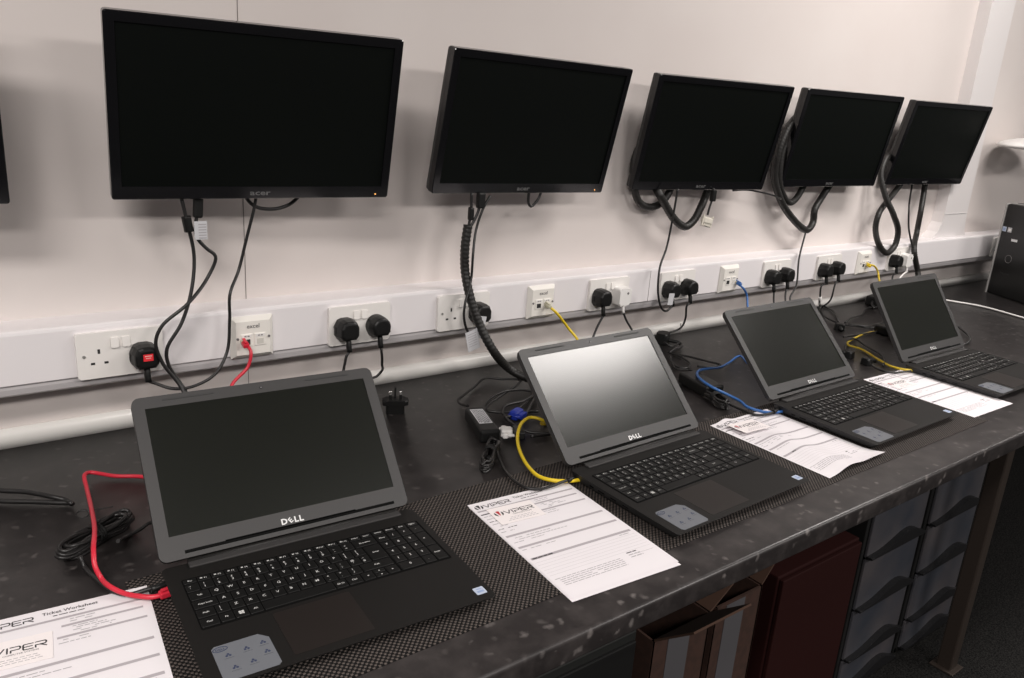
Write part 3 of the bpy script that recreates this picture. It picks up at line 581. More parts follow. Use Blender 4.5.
def card(label, x, y, z, rz, rx=0., ry=0.):
    B = new(); box(B, (0, 0, 0), (.087, .054, .0004))
    viper_logo(B, -.0385, -.002, .0168, .0004, 1, 1, 2)
    text(B, 'COMPUTER SYSTEMS', .0040, T(.010, -.0050), 1, .0, .0004)
    for k, (a, c_) in enumerate(((-.018, .022), (-.022, .028), (-.026, .03))):
        u = a
        while u < c_: box(B, (u+.003, -.0115-.0042*k, .0003), (.005, .0010, .0001), 3); u += .0066
    o = solo('business_card', B, [M_card, M_ink, M_redink, M_ink2], label, 'card', (x, y, z), rz, 'business cards on the job sheets')
    o.rotation_euler = (rx, ry, rz); return o
sheet('printed white job sheet at the left edge, under the red cable', -.095, -.276, .0016, R(-5.19), seed=1)
card('business card on the job sheet left of the nearest laptop, cut by the picture edge', -.1425, -.2005, .0024, R(-7))
sheet('white lower sheet peeking out from under the job sheet left of the second laptop', .6205, -.3335, .0014, R(-4.3), printed=False, seed=12)
sheet('printed white job sheet between the nearest and the second laptop', .6225, -.3265, .0022, R(-3.99), seed=2)
card('business card with red emblem on the job sheet between first and second laptops', .587, -.2325, .0030, R(-5.8))
def wave(u, v):
    k = max(0., min(1., (.075-v)/.055)); k = k*k*(3-2*k)
    s = .010*math.exp(-((u+.035)/.042)**2)*k*(1-.25*max(0, (v+.05)/.15))
    c = .010*max(0., (-v-.09)/.06)**2*max(0., min(1, (u+.07)/.12))
    t = .005*max(0., (v-.09)/.05)**2*math.exp(-((u+.055)/.02)**2)
    return s+c+t
sheet('rippled white job sheet between the second and third laptops, under the blue cable', 1.311, -.285, .0018, R(.55), wave, seed=3)
card('business card with red emblem lying on the rippled job sheet', 1.270, -.193, .0088, R(-2), R(-2), R(1))
sheet('printed white job sheet next to the farthest laptop, under the yellow cable end', 1.963, -.2765, .0016, R(-1.24), seed=4)
card('business card on the job sheet next to the farthest laptop', 1.925, -.193, .0024, R(-2))

# ------------------------------------------------------------------ sockets on the trunking
PF = .354
FRT = Matrix(((1, 0, 0, 0), (0, 0, -1, 0), (0, 1, 0, 0), (0, 0, 0, 1)))    # prism z -> -y (out of the wall), prism y -> z
def double_socket():
    root = thing('double_socket', '', 'socket', (0, 0, 0), 0, 'double sockets on the trunking')
    B = new(); prism(B, rrect(.146, .086, .004), 0, TF-PF, 0, .002, 2, M=T(0, 0, 0) @ FRT); build('face_plate', B, M_plate, root)
    d = -(TF-PF)
    for gx in (-.0365, .0365):
        B = new()
        box(B, (gx, d+.0002, -.004+.0115), (.0042, .001, .0085)); box(B, (gx-.011, d+.0002, -.0145), (.0068, .001, .0042)); box(B, (gx+.011, d+.0002, -.0145), (.0068, .001, .0042))
        build('pin_holes', B, M_hole, root)
    for sx in (-.0095, .0095):
        B = new(); prism(B, rrect(.0135, .019, .0015), 0, .003, 0, .001, 1, M=T(sx, d, .0215, R(-6)) @ FRT); build('rocker_switch', B, M_plate, root)
    for sx in (-.061, .061):
        B = new(); cyl(B, (0, 0, 0), .003, .0008, 0, 12, M=T(sx, d, .0, R(90))); build('screw', B, mat('plate_screw', (.45, .44, .42), .4, .6), root)
    return root
SX = [.0317, .5126, .7846, 1.2616, 1.5385, 2.0216, 2.3259, 2.8007, 3.70]
SL = ['white double socket nearest the left edge, its left outlet empty', 'white double socket right of the red-cable outlet, holding two round black plugs',
      'white double socket behind the straight spiral hose, left outlet empty', 'white double socket holding one black and one white plug, above the second laptop',
      'white double socket under the third full monitor, holding two black plugs', 'white double socket above the blue-cable laptop, holding two black plugs',
      'white double socket between the third and fourth laptops, holding two black plugs', 'white double socket behind the farthest laptop, with black and white plugs',
      'white double socket at the far right, half hidden by the computer tower']
ds = double_socket()
for i, (x, lab) in enumerate(zip(SX, SL)):
    o = ds if i == 0 else copy_tree(ds)
    o.location = (x+.073, TF, .179+DZ); o['label'] = lab
def data_outlet():
    root = thing('network_outlet', '', 'network outlet', (0, 0, 0), 0, 'network outlets on the trunking')
    B = new()
    prism(B, rrect(.086, .086, .002), 0, .003, 0, 0, M=FRT)
    q = [(-.043, -.043), (.043, -.043), (.043, .043), (-.043, .043)]
    prism(B, q, .003, .0125, 0, M=FRT, taper=.80)
    build('face_plate', B, M_plate2, root)
    B = new(); text(B, 'excel', .0125, T(0, -.0131, .0205, R(90)), 0, .01); build('maker_name', B, M_grey_print, root)
    for i, sx in enumerate((-.0135, .0135)):
        B = new(); box(B, (sx, -.0125, -.004), (.0235, .003, .026), 0, .001); box(B, (sx, -.0142, .0045), (.018, .0006, .006), 1); box(B, (sx, -.0142, -.0075), (.013, .0008, .011), 2 if i == 0 else 3)
        box(B, (sx-.003, -.0146, .0045), (.004, .0002, .0022), 4); box(B, (sx+.003, -.0146, .0045), (.004, .0002, .0022), 4)
        build('port_module', B, [M_plate2, M_white, M_hole, M_shutter, M_grey_print], root)
    for sx in (-.0315, .0315):
        B = new(); cyl(B, (0, 0, 0), .0026, .002, 0, 12, M=T(sx, -.012, .0, R(90))); build('screw', B, M_grey_print, root)
    return root
NX = [.3049, 1.0531, 1.8068, 2.5866]
NL = ['white network outlet with the red cable plugged in', 'white network outlet with a yellow cable, above the laptop with the pale screen', 'white network outlet with the blue cable plugged in', 'white network outlet with a yellow cable, nearest the far end']
no = data_outlet()
for i, (x, lab) in enumerate(zip(NX, NL)):
    o = no if i == 0 else copy_tree(no)
    o.location = (x+.043, TF, .179+DZ); o['label'] = lab

# ------------------------------------------------------------------ plugs with their leads
def rel(pts, o): return [(p[0]-o[0], p[1]-o[1], p[2]-o[2]) for p in pts]
def plug_outline(kind):
    if kind == 'round':
        return [(-.017, -.021), (.017, -.021)] + [(.0245*math.cos(R(a)), .0+.0245*math.sin(R(a))) for a in range(-25, 206, 15)]
    return [(-.016, -.022), (.016, -.022), (.0235, -.012), (.0235, .008), (.017, .021), (.008, .0245), (-.008, .0245), (-.017, .021), (-.0235, .008), (-.0235, -.012)]
PL = {'a': ('square', 'black plug with a red sticker in the nearest socket', 1), 'b': ('square', 'black plug in the left outlet of the socket just above the nearest laptop', 0),
      'c': ('round', 'rounded black plug in the right outlet of the socket just above the nearest laptop', 0), 'd': ('square', 'black plug partly hidden behind the straight spiral hose', 0),
      'e': ('square', 'black plug beside the white one above the pale-screened laptop', 0), 'f': ('white', 'white plug with a black lead above the pale-screened laptop', 0),
      'g': ('square', 'black plug with a white tag, under the monitor with the dangling connector', 0), 'h': ('round', 'rounded black plug under the dangling white connector', 0),
      'i': ('square', 'left black plug of the pair above the blue-cable laptop', 0), 'j': ('square', 'right black plug of the pair above the blue-cable laptop', 0),
      'k': ('square', 'left black plug with a white sleeve on its lead, between third and fourth laptops', 0), 'l': ('square', 'right black plug of the pair between the third and fourth laptops', 0),
      'm': ('square', 'black plug behind the lid of the farthest laptop', 0), 'n': ('white', 'white plug with a white lead behind the farthest laptop', 0)}
PI = {'a': (0, 1), 'b': (1, 0), 'c': (1, 1), 'd': (2, 1), 'e': (3, 0), 'f': (3, 1), 'g': (4, 0), 'h': (4, 1), 'i': (5, 0), 'j': (5, 1), 'k': (6, 0), 'l': (6, 1), 'm': (7, 0), 'n': (7, 1)}
for k in D['plugs']:
    kind, lab, st = PL[k]
    si, gi = PI[k]; gx = SX[si]+.073+(-.0365 if gi == 0 else .0365)
    c = D['plug_'+k]; x = .35*c[0]+.65*gx if abs(c[0]-gx) < .03 else c[0]; zc = .4*c[2]+.6*.1735
    root = thing('plug_lead', lab, 'plug', (x, PF, zc), 0, 'plugged-in mains leads')
    m = M_white if kind == 'white' else M_plug
    B = new()
    if kind == 'white':
        prism(B, rrect(.046, .050, .006), 0, .030, 0, .005, 3, M=T(0, -.0008, 0) @ FRT, taper=.94)
        cyl(B, (0, 0, 0), .0035, .0015, 1, 12, M=T(.008, -.030, .010, R(90)))
        for sx in (-1, 1): pass
    else:
        po = plug_outline(kind)
        prism(B, po, 0, .016, 0, 0, M=T(0, -.0008, 0) @ FRT)
        prism(B, po, .016, .036, 0, .006, 3, M=T(0, -.0008, 0) @ FRT, taper=.86)
        if kind == 'square':
            for sx in (-1, 1): box(B, (sx*.022, -.008, .0), (.006, .010, .018), 0, .002)
    build('plug', B, [m, M_grey_print], root)
    o3 = (x, PF, zc)
    base = Vector((0, -.022, -.020))
    B = new(); tube(B, [base, base+Vector((0, -.0035, -.012)), base+Vector((.0, -.006, -.026))], .0058 if kind != 'white' else .004, 0, 10, rib=.08, pitch=.004); build('strain_relief', B, m, root)
    p = rel(D['pc_'+k], o3); p = [Vector(v) for v in p]
    end = base+Vector((0, -.006, -.024))
    while len(p) > 2 and p[0].z > end.z-.004: p.pop(0)
    B = new(); tube(B, [end]+p, .0031, 0, 8)
    if k == 'n': mm = M_white
    else: mm = M_cable
    build('cable', B, mm, root)
    if st:
        B = new(); box(B, (.001, -.0372, .004), (.017, .0006, .013)); box(B, (.001, -.0376, .007), (.012, .0002, .0016), 1); box(B, (.001, -.0376, .003), (.009, .0002, .0014), 1)
        s = build('sticker', B, [mat('red_sticker', (.75, .03, .04), .5), mat('red_sticker_print', (.85, .45, .42), .5)], root); s['label'] = 'red warning sticker'
    if k == 'k':
        B = new(); tube(B, [tuple(v) for v in p[1:3]], .0055, 0, 10); s = build('sleeve', B, M_white, root); s['label'] = 'white sleeve'
    if k == 'g':
        q = Vector(rel([D['plug_g']], o3)[0]); B = new(); box(B, (-.030, -.046, -.020), (.022, .0006, .034), 0, M=T(0, 0, 0, 0, R(6), 0)); s = build('tag', B, M_tag, root); s['label'] = 'white paper tag'
    if k == 'd':
        B = new(); box(B, (-.052, -.048, -.043), (.034, .0006, .050), 0, M=T(0, 0, 0, 0, R(-14), 0)); box(B, (-.014, -.046, -.028), (.024, .0006, .054), 0, M=T(0, 0, 0, 0, R(10), 0))
        for r_ in range(6): box(B, (-.052, -.0485, -.026-.006*r_), (.024, .0002, .0014), 1, M=T(0, 0, 0, 0, R(-14), 0))
        s = build('tag', B, [M_tag, M_ink2], root); s['label'] = 'pair of white paper tags'

# ------------------------------------------------------------------ network leads
def rj45(root, p, d, m, boot=True):
    d = Vector(d).normalized(); rot = d.to_track_quat('Y', 'Z').to_matrix().to_4x4(); Mx = Matrix.Translation(p) @ rot
    B = new(); box(B, (0, .012, 0), (.0115, .020, .008), 0, .001, M=Mx); box(B, (0, -.004, 0), (.012, .016, .009), 1, .002, M=Mx); box(B, (0, .0, .0065), (.006, .018, .002), 1, .0006, M=Mx)
    build('connector', B, [M_clear, m], root)
def net(key, m, mc, label, pi, group='network leads on the bench', rad=.0030):
    pts = D[key]; o = pts[0]
    root = thing('network_cable', label, 'cable', o, 0, group)
    q = rel(pts, o); q[0] = (0, 0, 0)
    B = new(); tube(B, q, rad, 0, 10); build('cable', B, m, root)
    rj45(root, Vector((0, -.004, 0)), (0, 1, .25), mc)
    e = Vector(q[-1]); rj45(root, e+Vector((.006, .002, 0)), (1, .10, 0), mc)
net('red', M_red, M_red, 'red network cable from the wall outlet around to the nearest laptop', 0, rad=.0034)
net('yel', M_yel, M_clear, 'bright yellow network cable curving into the side of the second laptop', 1, rad=.0036)
net('blue', M_blue, M_blue, 'blue network cable looping into the side of the third laptop', 2, rad=.0034)
net('yel2', M_yel2, M_yel, 'dull yellow network cable lying slack beside the farthest laptop', 3, rad=.0034)

# ------------------------------------------------------------------ cables hanging from the monitors
def wire(key, label, r, m=None, name='monitor_cable', cat='cable', group='cables hanging under the monitors', rib=0., pitch=.012, extra=None, seg=8):
    pts = D[key]; o = pts[0]
    root = thing(name, label, cat, o, 0, group)
    B = new(); tube(B, rel(pts, o), r, 0, seg, rib=rib, pitch=pitch, step=.006 if not rib else .003)
    build('cable' if not rib else 'spiral_sleeve', B, m or M_cable, root)
    if extra: extra(root, [Vector(p) for p in rel(pts, o)])
    return root
def ferrite(root, P):
    d = (P[2]-P[1]).normalized(); a = P[1]-d*.014; c = P[1]+d*.014
    B = new(); tube(B, [a, a+d*.002, c-d*.002, c], .0085, 0, 12, raw=True); build('ferrite_bead', B, M_plug, root)
wire('m1a', 'thin black cable with ferrite bead hanging under the amber-light monitor', .0034, extra=ferrite)
def m1b_x(root, P):
    B = new(); box(B, (P[0].x, 0, P[0].z-.003), (.017, .014, .045), 0, .004, M=T(0, 0, 0, 0, R(4))); build('connector', B, M_plug, root)
    B = new(); box(B, (.0, -.010, -.047), (.023, .0006, .034), 0); 
    for i in range(6): box(B, (.003, -.0105, -.036-.005*i), (.014, .0002, .002), 1)
    s = build('tag', B, [M_tag, M_ink2], root); s['label'] = 'white printed tag'
wire('m1b', 'thin black cable with a white tag hanging under the amber-light monitor', .0034, extra=m1b_x)
wire('m1loop', 'short black cable loop under the right half of the amber-light monitor', .0036)
wire('m2hose', 'black spiral-wrapped hose running from wall monitor down behind the second laptop', .0105, M_hose, 'cable_hose', 'cable hose', 'cable hoses behind the monitors', .07, .010, seg=14)
def m2a_x(root, P):
    B = new(); box(B, (P[1].x, P[1].y, P[1].z-.004), (.012, .012, .030), 0, .003); build('connector', B, M_plug, root)
wire('m2a', 'left short black cable entering the top of the straight spiral hose', .0032, extra=m2a_x)
def m2b_x(root, P):
    B = new(); box(B, (P[0].x, P[0].y, P[0].z-.010), (.019, .014, .036), 0, .003); build('connector', B, M_plug, root)
wire('m2b', 'right short black cable with thick connector entering the straight spiral hose', .0034, extra=m2b_x)
wire('m2loop', 'small black cable loop poking out below the second full monitor', .0034)
HG = 'cable hoses behind the monitors'
wire('m3left', 'black hose bulging from the lower left corner of the third full monitor', .0105, M_hose, 'cable_hose', 'cable hose', HG, .05, .010, seg=14)
wire('m3hose', 'black hose hanging in a U under the third full monitor', .0115, M_hose, 'cable_hose', 'cable hose', HG, .05, .010, seg=14)
def dvi_x(root, P):
    B = new(); box(B, (P[1].x, P[1].y, P[1].z+.004), (.016, .014, .034), 0, .003); build('joint', B, M_plug, root)
    c = Vector(D['dviplug'])-Vector(D['dvi'][0])
    Mx = T(c.x, c.y, c.z, 0, R(12), 0)
    B = new(); box(B, (0, 0, .004), (.040, .015, .020), 0, .004, M=Mx); box(B, (0, 0, -.010), (.030, .010, .010), 0, .001, M=Mx)
    for sx in (-1, 1): box(B, (sx*.0205, -.002, .002), (.006, .006, .034), 0, .002, M=Mx)
    for i in range(5): box(B, (-.012+.006*i, -.0055, -.0135), (.003, .001, .003), 1, M=Mx)
    s = build('video_connector', B, [M_cream, M_hole], root); s['label'] = 'cream white video connector'
wire('dvi', 'short black lead with dangling cream video connector under the third full monitor', .0032, extra=dvi_x)
wire('m34', 'thin black cable stretched between third and fourth full monitors', .0028)
wire('m4hose', 'black hose looped low in a V left of the fourth full monitor', .0115, M_hose, 'cable_hose', 'cable hose', HG, .05, .010, seg=14)
wire('m4hose2', 'black hose tucked close to the left edge of the fourth full monitor', .0105, M_hose, 'cable_hose', 'cable hose', HG, .05, .010, seg=14)
wire('m4pow', 'thin black lead dropping from the V-shaped hose to the bench', .0030)
wire('m5hose', 'black hose twisted into a teardrop loop left of the farthest monitor', .0105, M_hose, 'cable_hose', 'cable hose', HG, .05, .010, seg=14)
wire('m5hose2', 'black hose dropping straight down below the farthest monitor', .0105, M_hose, 'cable_hose', 'cable hose', HG, .05, .010, seg=14)
wire('m5thin', 'thin black cable beside the straight hose under the farthest monitor', .0035)

# ------------------------------------------------------------------ clutter on the bench
DG = 'loose cables lying on the bench'
def dwire(key, label, r=.0030, m=None, name='loose_cable', extra=None): return wire(key, label, r, m, name, 'cable', DG, extra=extra)
dwire('cabL', 'folded black cable coming in from the left edge of the bench', .0042)
dwire('tie', 'small black wire twist tie left of the red cable', .0010, name='twist_tie')
def coil(label, A, Bp, wid, r, lead, turns=7, tail=None, lay=.0, seed=3, leadname='lead'):
    A = Vector(A); Bp = Vector(Bp); c = (A+Bp)/2; d = Bp-A; L = d.length; d.normalize(); s = Vector((-d.y, d.x, 0))
    root = thing('coiled_power_lead', label, 'cable', c, 0, 'bundled power leads')
    rnd = random.Random(seed); P = []
    n = 26
    for t in range(turns):
        k = rnd.uniform(.82, 1.08); z0 = r*1.1+(t % 4)*r*1.7; w = wid*rnd.uniform(.8, 1.1)
        for i in range(n):
            a = 2*math.pi*i/n
            pinch = .45+.55*abs(math.cos(a))**1.2
            P.append(c*0+d*(L/2*k*math.cos(a))+s*(w*math.sin(a)*pinch)+Vector((0, 0, z0+r*.6*math.sin(3*a+t))))
    B = new(); tube(B, P, r, 0, 7); build('coil', B, M_cable, root)
    B = new(); ring = []
    for i in range(17):
        a = 2*math.pi*i/16; ring.append(s*(wid*.62*math.cos(a))+Vector((0, 0, .013+.0125*math.sin(a))))
    for o_ in (-.004, 0, .004): tube(B, [p+d*o_ for p in ring], .0024, 0, 6, raw=True)
    build('cable_tie', B, M_rubber, root)
    for pts in ([lead] if lead else []) + ([tail] if tail else []):
        q = rel(pts, c); B = new(); tube(B, q, r, 0, 8); build('lead', B, M_cable, root)
    if lead:
        e = Vector(lead[-1])-c; B = new(); tube(B, [e+Vector((-.012, -.001, 0)), e+Vector((.0, 0, 0)), e+Vector((.018, .003, 0))], .0048, 0, 10); build('power_connector', B, M_plug, root)
    return root
coil('coiled black power lead left of the nearest laptop, beside the red cable', *D['coilA'], .024, .0031, D['coilAlead'], 8, D['coilAtail'])
coil('bundled black power lead next to the yellow cable', *D['coil2'], .017, .0028, D['lead2'], 6, seed=5)
coil('bundled black power lead behind the rippled job sheet', *D['coil3'], .022, .0030, D['lead3'], 8, seed=8)
# loose UK plug standing on its back, pins up
ux, uy, _ = D['uk']
root = thing('loose_plug', 'loose black three-pin plug standing on the bench with pins upward', 'plug', (ux, uy, 0), R(-25))
B = new(); prism(B, rrect(.040, .026, .006), 0, .026, 0, .002, 2, M=T()); prism(B, rrect(.056, .030, .008), .020, .031, 0, .004, 3)
build('plug_body', B, M_plug, root)
for x_, y_ in ((-.011, -.003), (.011, -.003)):
    B = new(); box(B, (x_, y_, .0455), (.0064, .004, .008), 1, .0006); box(B, (x_, y_, .036), (.0066, .0042, .011), 0, .0004); build('pin', B, [M_plug, M_brass], root)
B = new(); box(B, (0, .008, .043), (.004, .008, .024), 0, .0006); build('earth_pin', B, M_plug, root)
# power adapters
def adapter(label, A, Bp, w, h, lab=True):
    A = Vector(A); Bp = Vector(Bp); c = (A+Bp)/2; d = Bp-A
    root = thing('power_adapter', label, 'power adapter', (c.x, c.y, 0), math.atan2(d.y, d.x), 'laptop power adapters')
    L = d.length; B = new(); box(B, (0, 0, h/2+.001), (L, w, h), 0, .006, 3); build('case', B, M_plug, root)
    for sx in (-1, 1):
        B = new(); tube(B, [(sx*(L/2-.004), 0, h/2), (sx*(L/2+.012), 0, h/2)], .0055, 0, 10, raw=True); build('strain_relief', B, M_plug, root)
    if lab:
        B = new(); box(B, (-.010, 0, h+.0014), (.076, w*.66, .0005), 0)
        rnd = random.Random(4)
        for i in range(8):
            u = -.044
            while u < .022:
                wv = rnd.uniform(.003, .009); box(B, (u+wv/2, -w*.26+w*.52*i/7, h+.0018), (wv, .0016, .0002), 1); u += wv+.002
        s = build('rating_label', B, [M_tag, M_ink], root); s['label'] = 'white printed rating label'
adapter('black power adapter with white label left of the second laptop', (.7525, .142, 0), (.7115, .020, 0), .043, .029)
adapter('black power adapter right behind the second laptop', *D['brick3'], .056, .030, False)
adapter('black power adapter left behind the farthest laptop', (2.40, .135, 0), (2.395, .01, 0), .056, .030, False)
bx, by, _ = D['box4']
dwire('b2a', 'thin black cable arching around the labelled power adapter')
dwire('b2b', 'black cable curving from labelled adapter behind the second laptop')
def vga_x(root, P):
    c = Vector(D['vga'])-Vector(D['vgac'][0])
    Mx = T(c.x, c.y, c.z+.012, 0, 0, R(25))
    B = new(); box(B, (0, 0, 0), (.034, .022, .022), 0, .006, 3, M=Mx); box(B, (0, -.014, 0), (.026, .012, .012), 0, .002, M=Mx)
    for sx in (-1, 1):
        tube(B, [Mx @ Vector((sx*.015, .012, 0)), Mx @ Vector((sx*.015, -.018, 0))], .003, 0, 8, raw=True)
    s = build('video_plug', B, M_vga, root); s['label'] = 'bright blue video plug'
dwire('vgac', 'black video cable ending in a bright blue plug', .0034, extra=vga_x)
dwire('b2c', 'black cable running from the blue plug behind the second laptop', .0032)
wx, wy, _ = D['white']
root = thing('video_adapter', 'white video adapter with a dark end near the yellow cable', 'adapter', (wx, wy, 0), R(-30))
B = new(); box(B, (-.006, 0, .011), (.024, .026, .018), 0, .004, 3); box(B, (-.010, 0, .011), (.012, .046, .012), 0, .003, 2); build('hood', B, M_white, root)
for sy in (-1, 1):
    B = new(); tube(B, [(-.020, sy*.017, .011), (.014, sy*.017, .011)], .0035, 0, 8, raw=True); build('thumb_screw', B, M_white, root)
B = new(); box(B, (.019, 0, .011), (.022, .042, .016), 0, .002); build('socket_end', B, M_frame, root)
def smallplug(key, label, rz, s=1.):
    x_, y_, _ = D[key]
    root = thing('appliance_plug', label, 'plug', (x_, y_, 0), rz, 'loose plug ends among the cables')
    B = new(); prism(B, rrect(.040*s, .030*s, .008), 0, .026*s, 0, .005, 3, M=T(0, 0, .0008), taper=.9); build('plug_body', B, M_plug, root)
    B = new(); tube(B, [(0, -.012*s, .012), (0, -.034*s, .011), (0, -.045*s, .007)], .0055, 0, 10, rib=.1, pitch=.005); build('strain_relief', B, M_plug, root)
smallplug('plug3', 'dark plug end just beyond the pale-screened laptop', R(30), 1.25)
smallplug('plug4', 'dark plug end in the tangle behind the third laptop', R(-50), .85)
smallplug('plug4b', 'small dark plug end in front of the dull yellow cable bend', R(190), .8)
smallplug('plug4c', 'small dark plug end behind the farthest job sheet', R(80), .8)
dwire('c3a', 'long black cable folded beside the second laptop, tip toward the blue cable')
dwire('c3b', 'black cable loop lying near the upper right of the second laptop')
dwire('c3c', 'short black cable leading to the adapter beside the blue cable')
dwire('c4a', 'black cable arching from the tangle up to the wall near the farthest laptop')
dwire('c4b', 'black cable curving behind the edge of the farthest laptop')
dwire('c4c', 'short black cable across the dull yellow one')
dwire('c4d', 'black cable with a hooked end enclosing the small plug', .0028)
dwire('lead4', 'black power lead into the side of the farthest laptop')
dwire('c4r', 'black cable bend at the right hinge of the farthest laptop', .0040)
dwire('wcab', 'white cable crossing the bench right of the farthest laptop', .0036, M_white)
root = thing('plug_in_adapter', 'black mains adapter block against the wall behind the farthest laptop', 'power adapter', (2.795, .362, 0), R(8))
B = new(); box(B, (0, 0, .0195), (.10, .055, .038), 0, .006, 3); build('case', B, M_plug, root)
B = new(); tube(B, [(-.05, 0, .02), (-.075, -.01, .015), (-.10, -.03, .006)], .004, 0, 8); build('lead', B, M_cable, root)

# ------------------------------------------------------------------ far right: tower and white wall unit
tw = thing('computer_tower', 'black desktop computer tower at the right edge of the bench', 'computer', (3.56, .279, 0), R(-113))
# local x runs along the front panel (toward the camera), local y goes into the case (to the right)
B = new(); box(B, (.105, .205, .1975), (.207, .40, .383), 0, .004); build('case', B, M_device, tw)
B = new(); box(B, (.109, -.004, .196), (.200, .018, .386), 0, .005); build('front_panel', B, M_pc, tw)
B = new(); box(B, (.0045, -.003, .196), (.008, .024, .388), 0, .002); s = build('edge_trim', B, M_pcside, tw); s['label'] = 'silver edge strip'
B = new(); box(B, (.105, .20, .3905), (.205, .39, .004), 0, .001)
for i in range(6): box(B, (.03+.02*i, .08, .393), (.010, .12, .002), 1)
build('top_panel', B, [M_pcside, M_frame], tw)
for i, x_ in enumerate((.022, .050)):
    B = new(); box(B, (x_, -.0135, .284), (.020, .0008, .020)); box(B, (x_, -.0141, .284), (.012, .0004, .010), 1)
    build('badge', B, [mat('badge_silver', (.5, .5, .52), .3, .3) if i else M_blue_st, M_blue_st2 if not i else M_white], tw)
B = new(); box(B, (.085, -.0135, .245), (.03, .0008, .010)); build('logo', B, M_silver, tw)
B = new(); tube(B, [(.078+.016*math.cos(2*math.pi*i/20), -.0135, .165+.016*math.sin(2*math.pi*i/20)) for i in range(21)], .001, 0, 5, raw=True); build('power_button', B, M_grey_print, tw)
for i in range(2):
    B = new(); box(B, (.06+.03*i, -.0135, .10), (.014, .0008, .006)); build('front_port', B, M_hole, tw)
un = thing('wall_unit', 'white rounded plastic unit on the wall above the computer tower', 'wall unit', (3.75, .44, .622))
B = new(); q = new()
bmesh.ops.create_uvsphere(q, u_segments=40, v_segments=20, radius=1)
for v in q.verts:
    v.co = Vector((v.co.x*.26, v.co.y*.16, (.040 if v.co.z > 0 else .013)*v.co.z))
for f in q.faces: f.smooth = True
absorb(B, q, 0, T(0, -.168, .0)); build('shell', B, M_white, un)
B = new(); box(B, (.02, -.03, .004), (.05, .056, .012), 0, .002); build('bracket', B, M_white, un)
B = new(); cyl(B, (0, 0, 0), .0045, .001, 0, 12, M=T(-.12, -.235, .0300)); build('indicator', B, M_grey_print, un)

# ------------------------------------------------------------------ under the bench
FZ = -DZ
def carton(label, x0, x1, y0, y1, h, flaps, lab):
    cx, cy = (x0+x1)/2, (y0+y1)/2; w, d = x1-x0, y1-y0
    root = thing('cardboard_box', label, 'box', (cx, cy, FZ), 0, 'boxes stored under the bench')
    B = new(); t = .005
    for s in (-1, 1):
        box(B, (s*(w-t)/2, 0, h/2), (t, d, h)); box(B, (0, s*(d-t)/2, h/2), (w-.001, t, h))
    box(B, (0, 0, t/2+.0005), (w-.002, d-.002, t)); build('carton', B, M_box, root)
    for side, ang in flaps:
        B = new()
        if side in 'LR':
            s = -1 if side == 'L' else 1; box(B, (s*.055, 0, 0), (.11, d-.004, .004), 0, M=T(s*w/2, 0, h+.002, 0, R(-s*ang), 0))
        else:
            s = -1 if side == 'F' else 1; box(B, (0, s*.055, 0), (w-.004, .11, .004), 0, M=T(0, s*d/2, h+.002, R(s*ang), 0, 0))
        build('flap', B, M_boxin, root)
    if lab:
        u, ww, z0, z1 = lab
        B = new(); box(B, (u, -d/2-.0006, (z0+z1)/2), (ww, .001, z1-z0)); s = build('shipping_label', B, M_label, root); s['label'] = 'pale grey label strip'
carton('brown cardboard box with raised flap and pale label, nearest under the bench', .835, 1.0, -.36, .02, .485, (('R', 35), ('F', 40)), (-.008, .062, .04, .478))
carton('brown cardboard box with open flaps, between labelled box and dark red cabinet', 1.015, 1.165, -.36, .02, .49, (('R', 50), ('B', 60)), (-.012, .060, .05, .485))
rb = thing('red_cabinet', 'dark red wooden cabinet under the bench', 'cabinet', (1.40, -.17, FZ), 0)
B = new(); box(B, (0, 0, .24), (.325, .36, .478), 0, .003); build('carcass', B, M_redbox, rb)
B = new(); box(B, (0, -.186, .24), (.315, .010, .466), 0, .002); build('front_panel', B, M_redbox, rb)
dev = thing('electronic_unit', 'black electronic unit with small white marks, low under bench at the left', 'electronic unit', (.67, -.12, FZ), 0)
B = new(); box(B, (0, 0, .26), (.28, .44, .50), 0, .004); build('case', B, M_device, dev)
B = new(); box(B, (0, -.223, .30), (.27, .006, .38), 0, .002); build('front_panel', B, M_frame, dev)
B = new()
for x_, z_ in ((.03, .405), (.05, .410), (.05, .400)): box(B, (x_, -.2265, z_), (.006, .001, .005))
build('indicator_marks', B, mat('pale_marks', (.5, .5, .5), .5), dev)
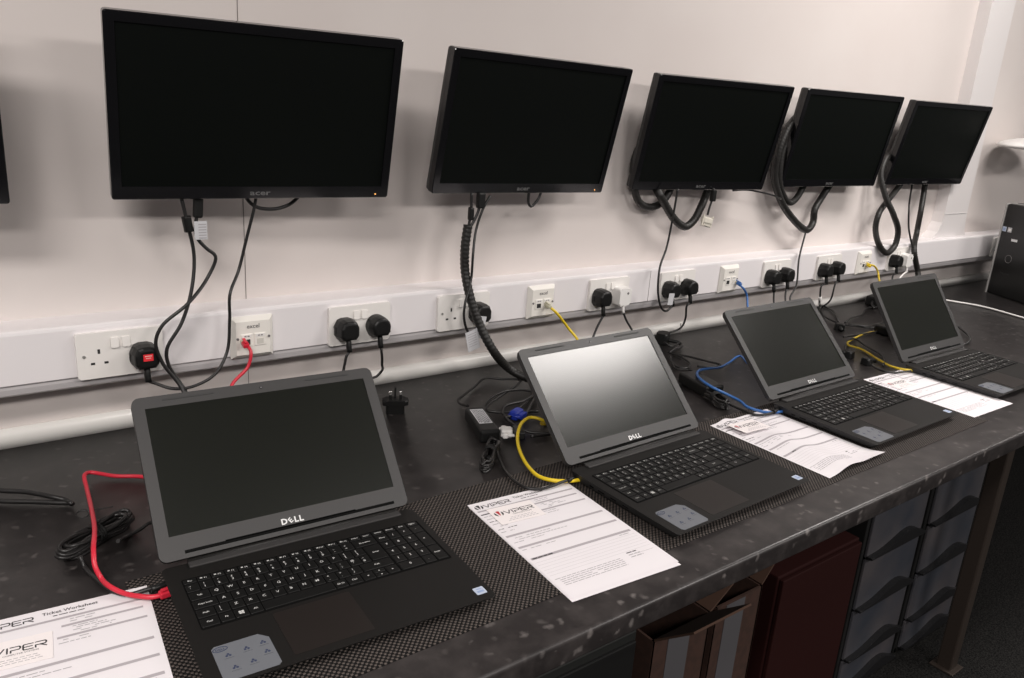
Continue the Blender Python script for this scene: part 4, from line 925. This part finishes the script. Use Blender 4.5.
def drawer_tower(label, x0, x1):
    w = x1-x0; d = .36; H = .57
    root = thing('drawer_tower', label, 'drawer unit', ((x0+x1)/2, -.17, FZ), 0, 'plastic drawer towers under the bench')
    B = new()
    for s in (-1, 1): box(B, (s*(w/2-.007), 0, H/2), (.014, d, H), 0, .002)
    box(B, (0, 0, H-.006), (w-.001, d, .012), 0, .002); box(B, (0, 0, .01), (w-.001, d, .018), 0, .002); box(B, (0, d/2-.004, H/2), (w-.03, .006, H-.03))
    build('frame', B, M_frame, root)
    tops = [-.202, -.352, -.502, -.652, -.745]
    for i in range(4):
        z0 = tops[i+1]-FZ+.003; dz = tops[i]-tops[i+1]-.006; hw = w/2-.016
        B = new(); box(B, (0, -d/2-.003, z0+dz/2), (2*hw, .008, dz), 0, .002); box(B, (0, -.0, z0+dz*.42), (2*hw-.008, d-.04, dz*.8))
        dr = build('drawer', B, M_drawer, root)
        # arched dark pull along the foot of the drawer front
        N = 18; pts = [(-hw, 0), (hw, 0)] + [(hw-2*hw*k/N, .006+.030*max(0, math.sin(math.pi*(1-k/N)**1.7))**1.5) for k in range(N+1)]
        B = new(); prism(B, pts, 0, .016, 0, .003, 2, M=T(0, -d/2-.0065, z0) @ FRT); build('handle', B, M_handle, dr)
drawer_tower('plastic drawer tower with grey-blue fronts, beside the dark red cabinet', 1.588, 1.888)
drawer_tower('plastic drawer tower with grey-blue fronts, beside the bench leg', 1.905, 2.225)

# ------------------------------------------------------------------ light
def area(name, x, y, sx, sy, power, col=(1, .95, .91)):
    L = bpy.data.lights.new(name, 'AREA'); L.shape = 'RECTANGLE'; L.size = sx; L.size_y = sy; L.energy = power; L.color = col
    o = bpy.data.objects.new(name, L); COL.objects.link(o); o.location = (x, y, ZC-.01+DZ); return o
area('ceiling_panel_light', -1.1, -1.3, 1.2, .4, 50.1)
area('ceiling_panel_light', 2.65, -.66, 1.25, .52, 45.8)
area('ceiling_panel_light', 7.1, -.40, 1.2, .4, 39.2)
area('ceiling_panel_light', -1.0, -2.7, 1.2, .6, 63.2)
area('ceiling_panel_light', 1.6, -2.9, 1.2, .6, 63.2)
area('ceiling_panel_light', 4.2, -3.1, 1.2, .6, 71.9)
w = bpy.data.worlds.new('room_world'); scene.world = w; w.use_nodes = True
w.node_tree.nodes['Background'].inputs['Color'].default_value = (1, .96, .94, 1); w.node_tree.nodes['Background'].inputs['Strength'].default_value = .10

# ------------------------------------------------------------------ camera
cam = bpy.data.cameras.new('camera'); co = bpy.data.objects.new('camera', cam); COL.objects.link(co)
co.location = (CAM[0], CAM[1], CAM[2]+DZ); co.rotation_euler = CAM[3:6]
cam.sensor_width = 36; cam.sensor_fit = 'HORIZONTAL'; cam.lens = CAM[6]/1024*36; cam.clip_start = .02
scene.camera = co
scene.view_settings.view_transform = 'Standard'
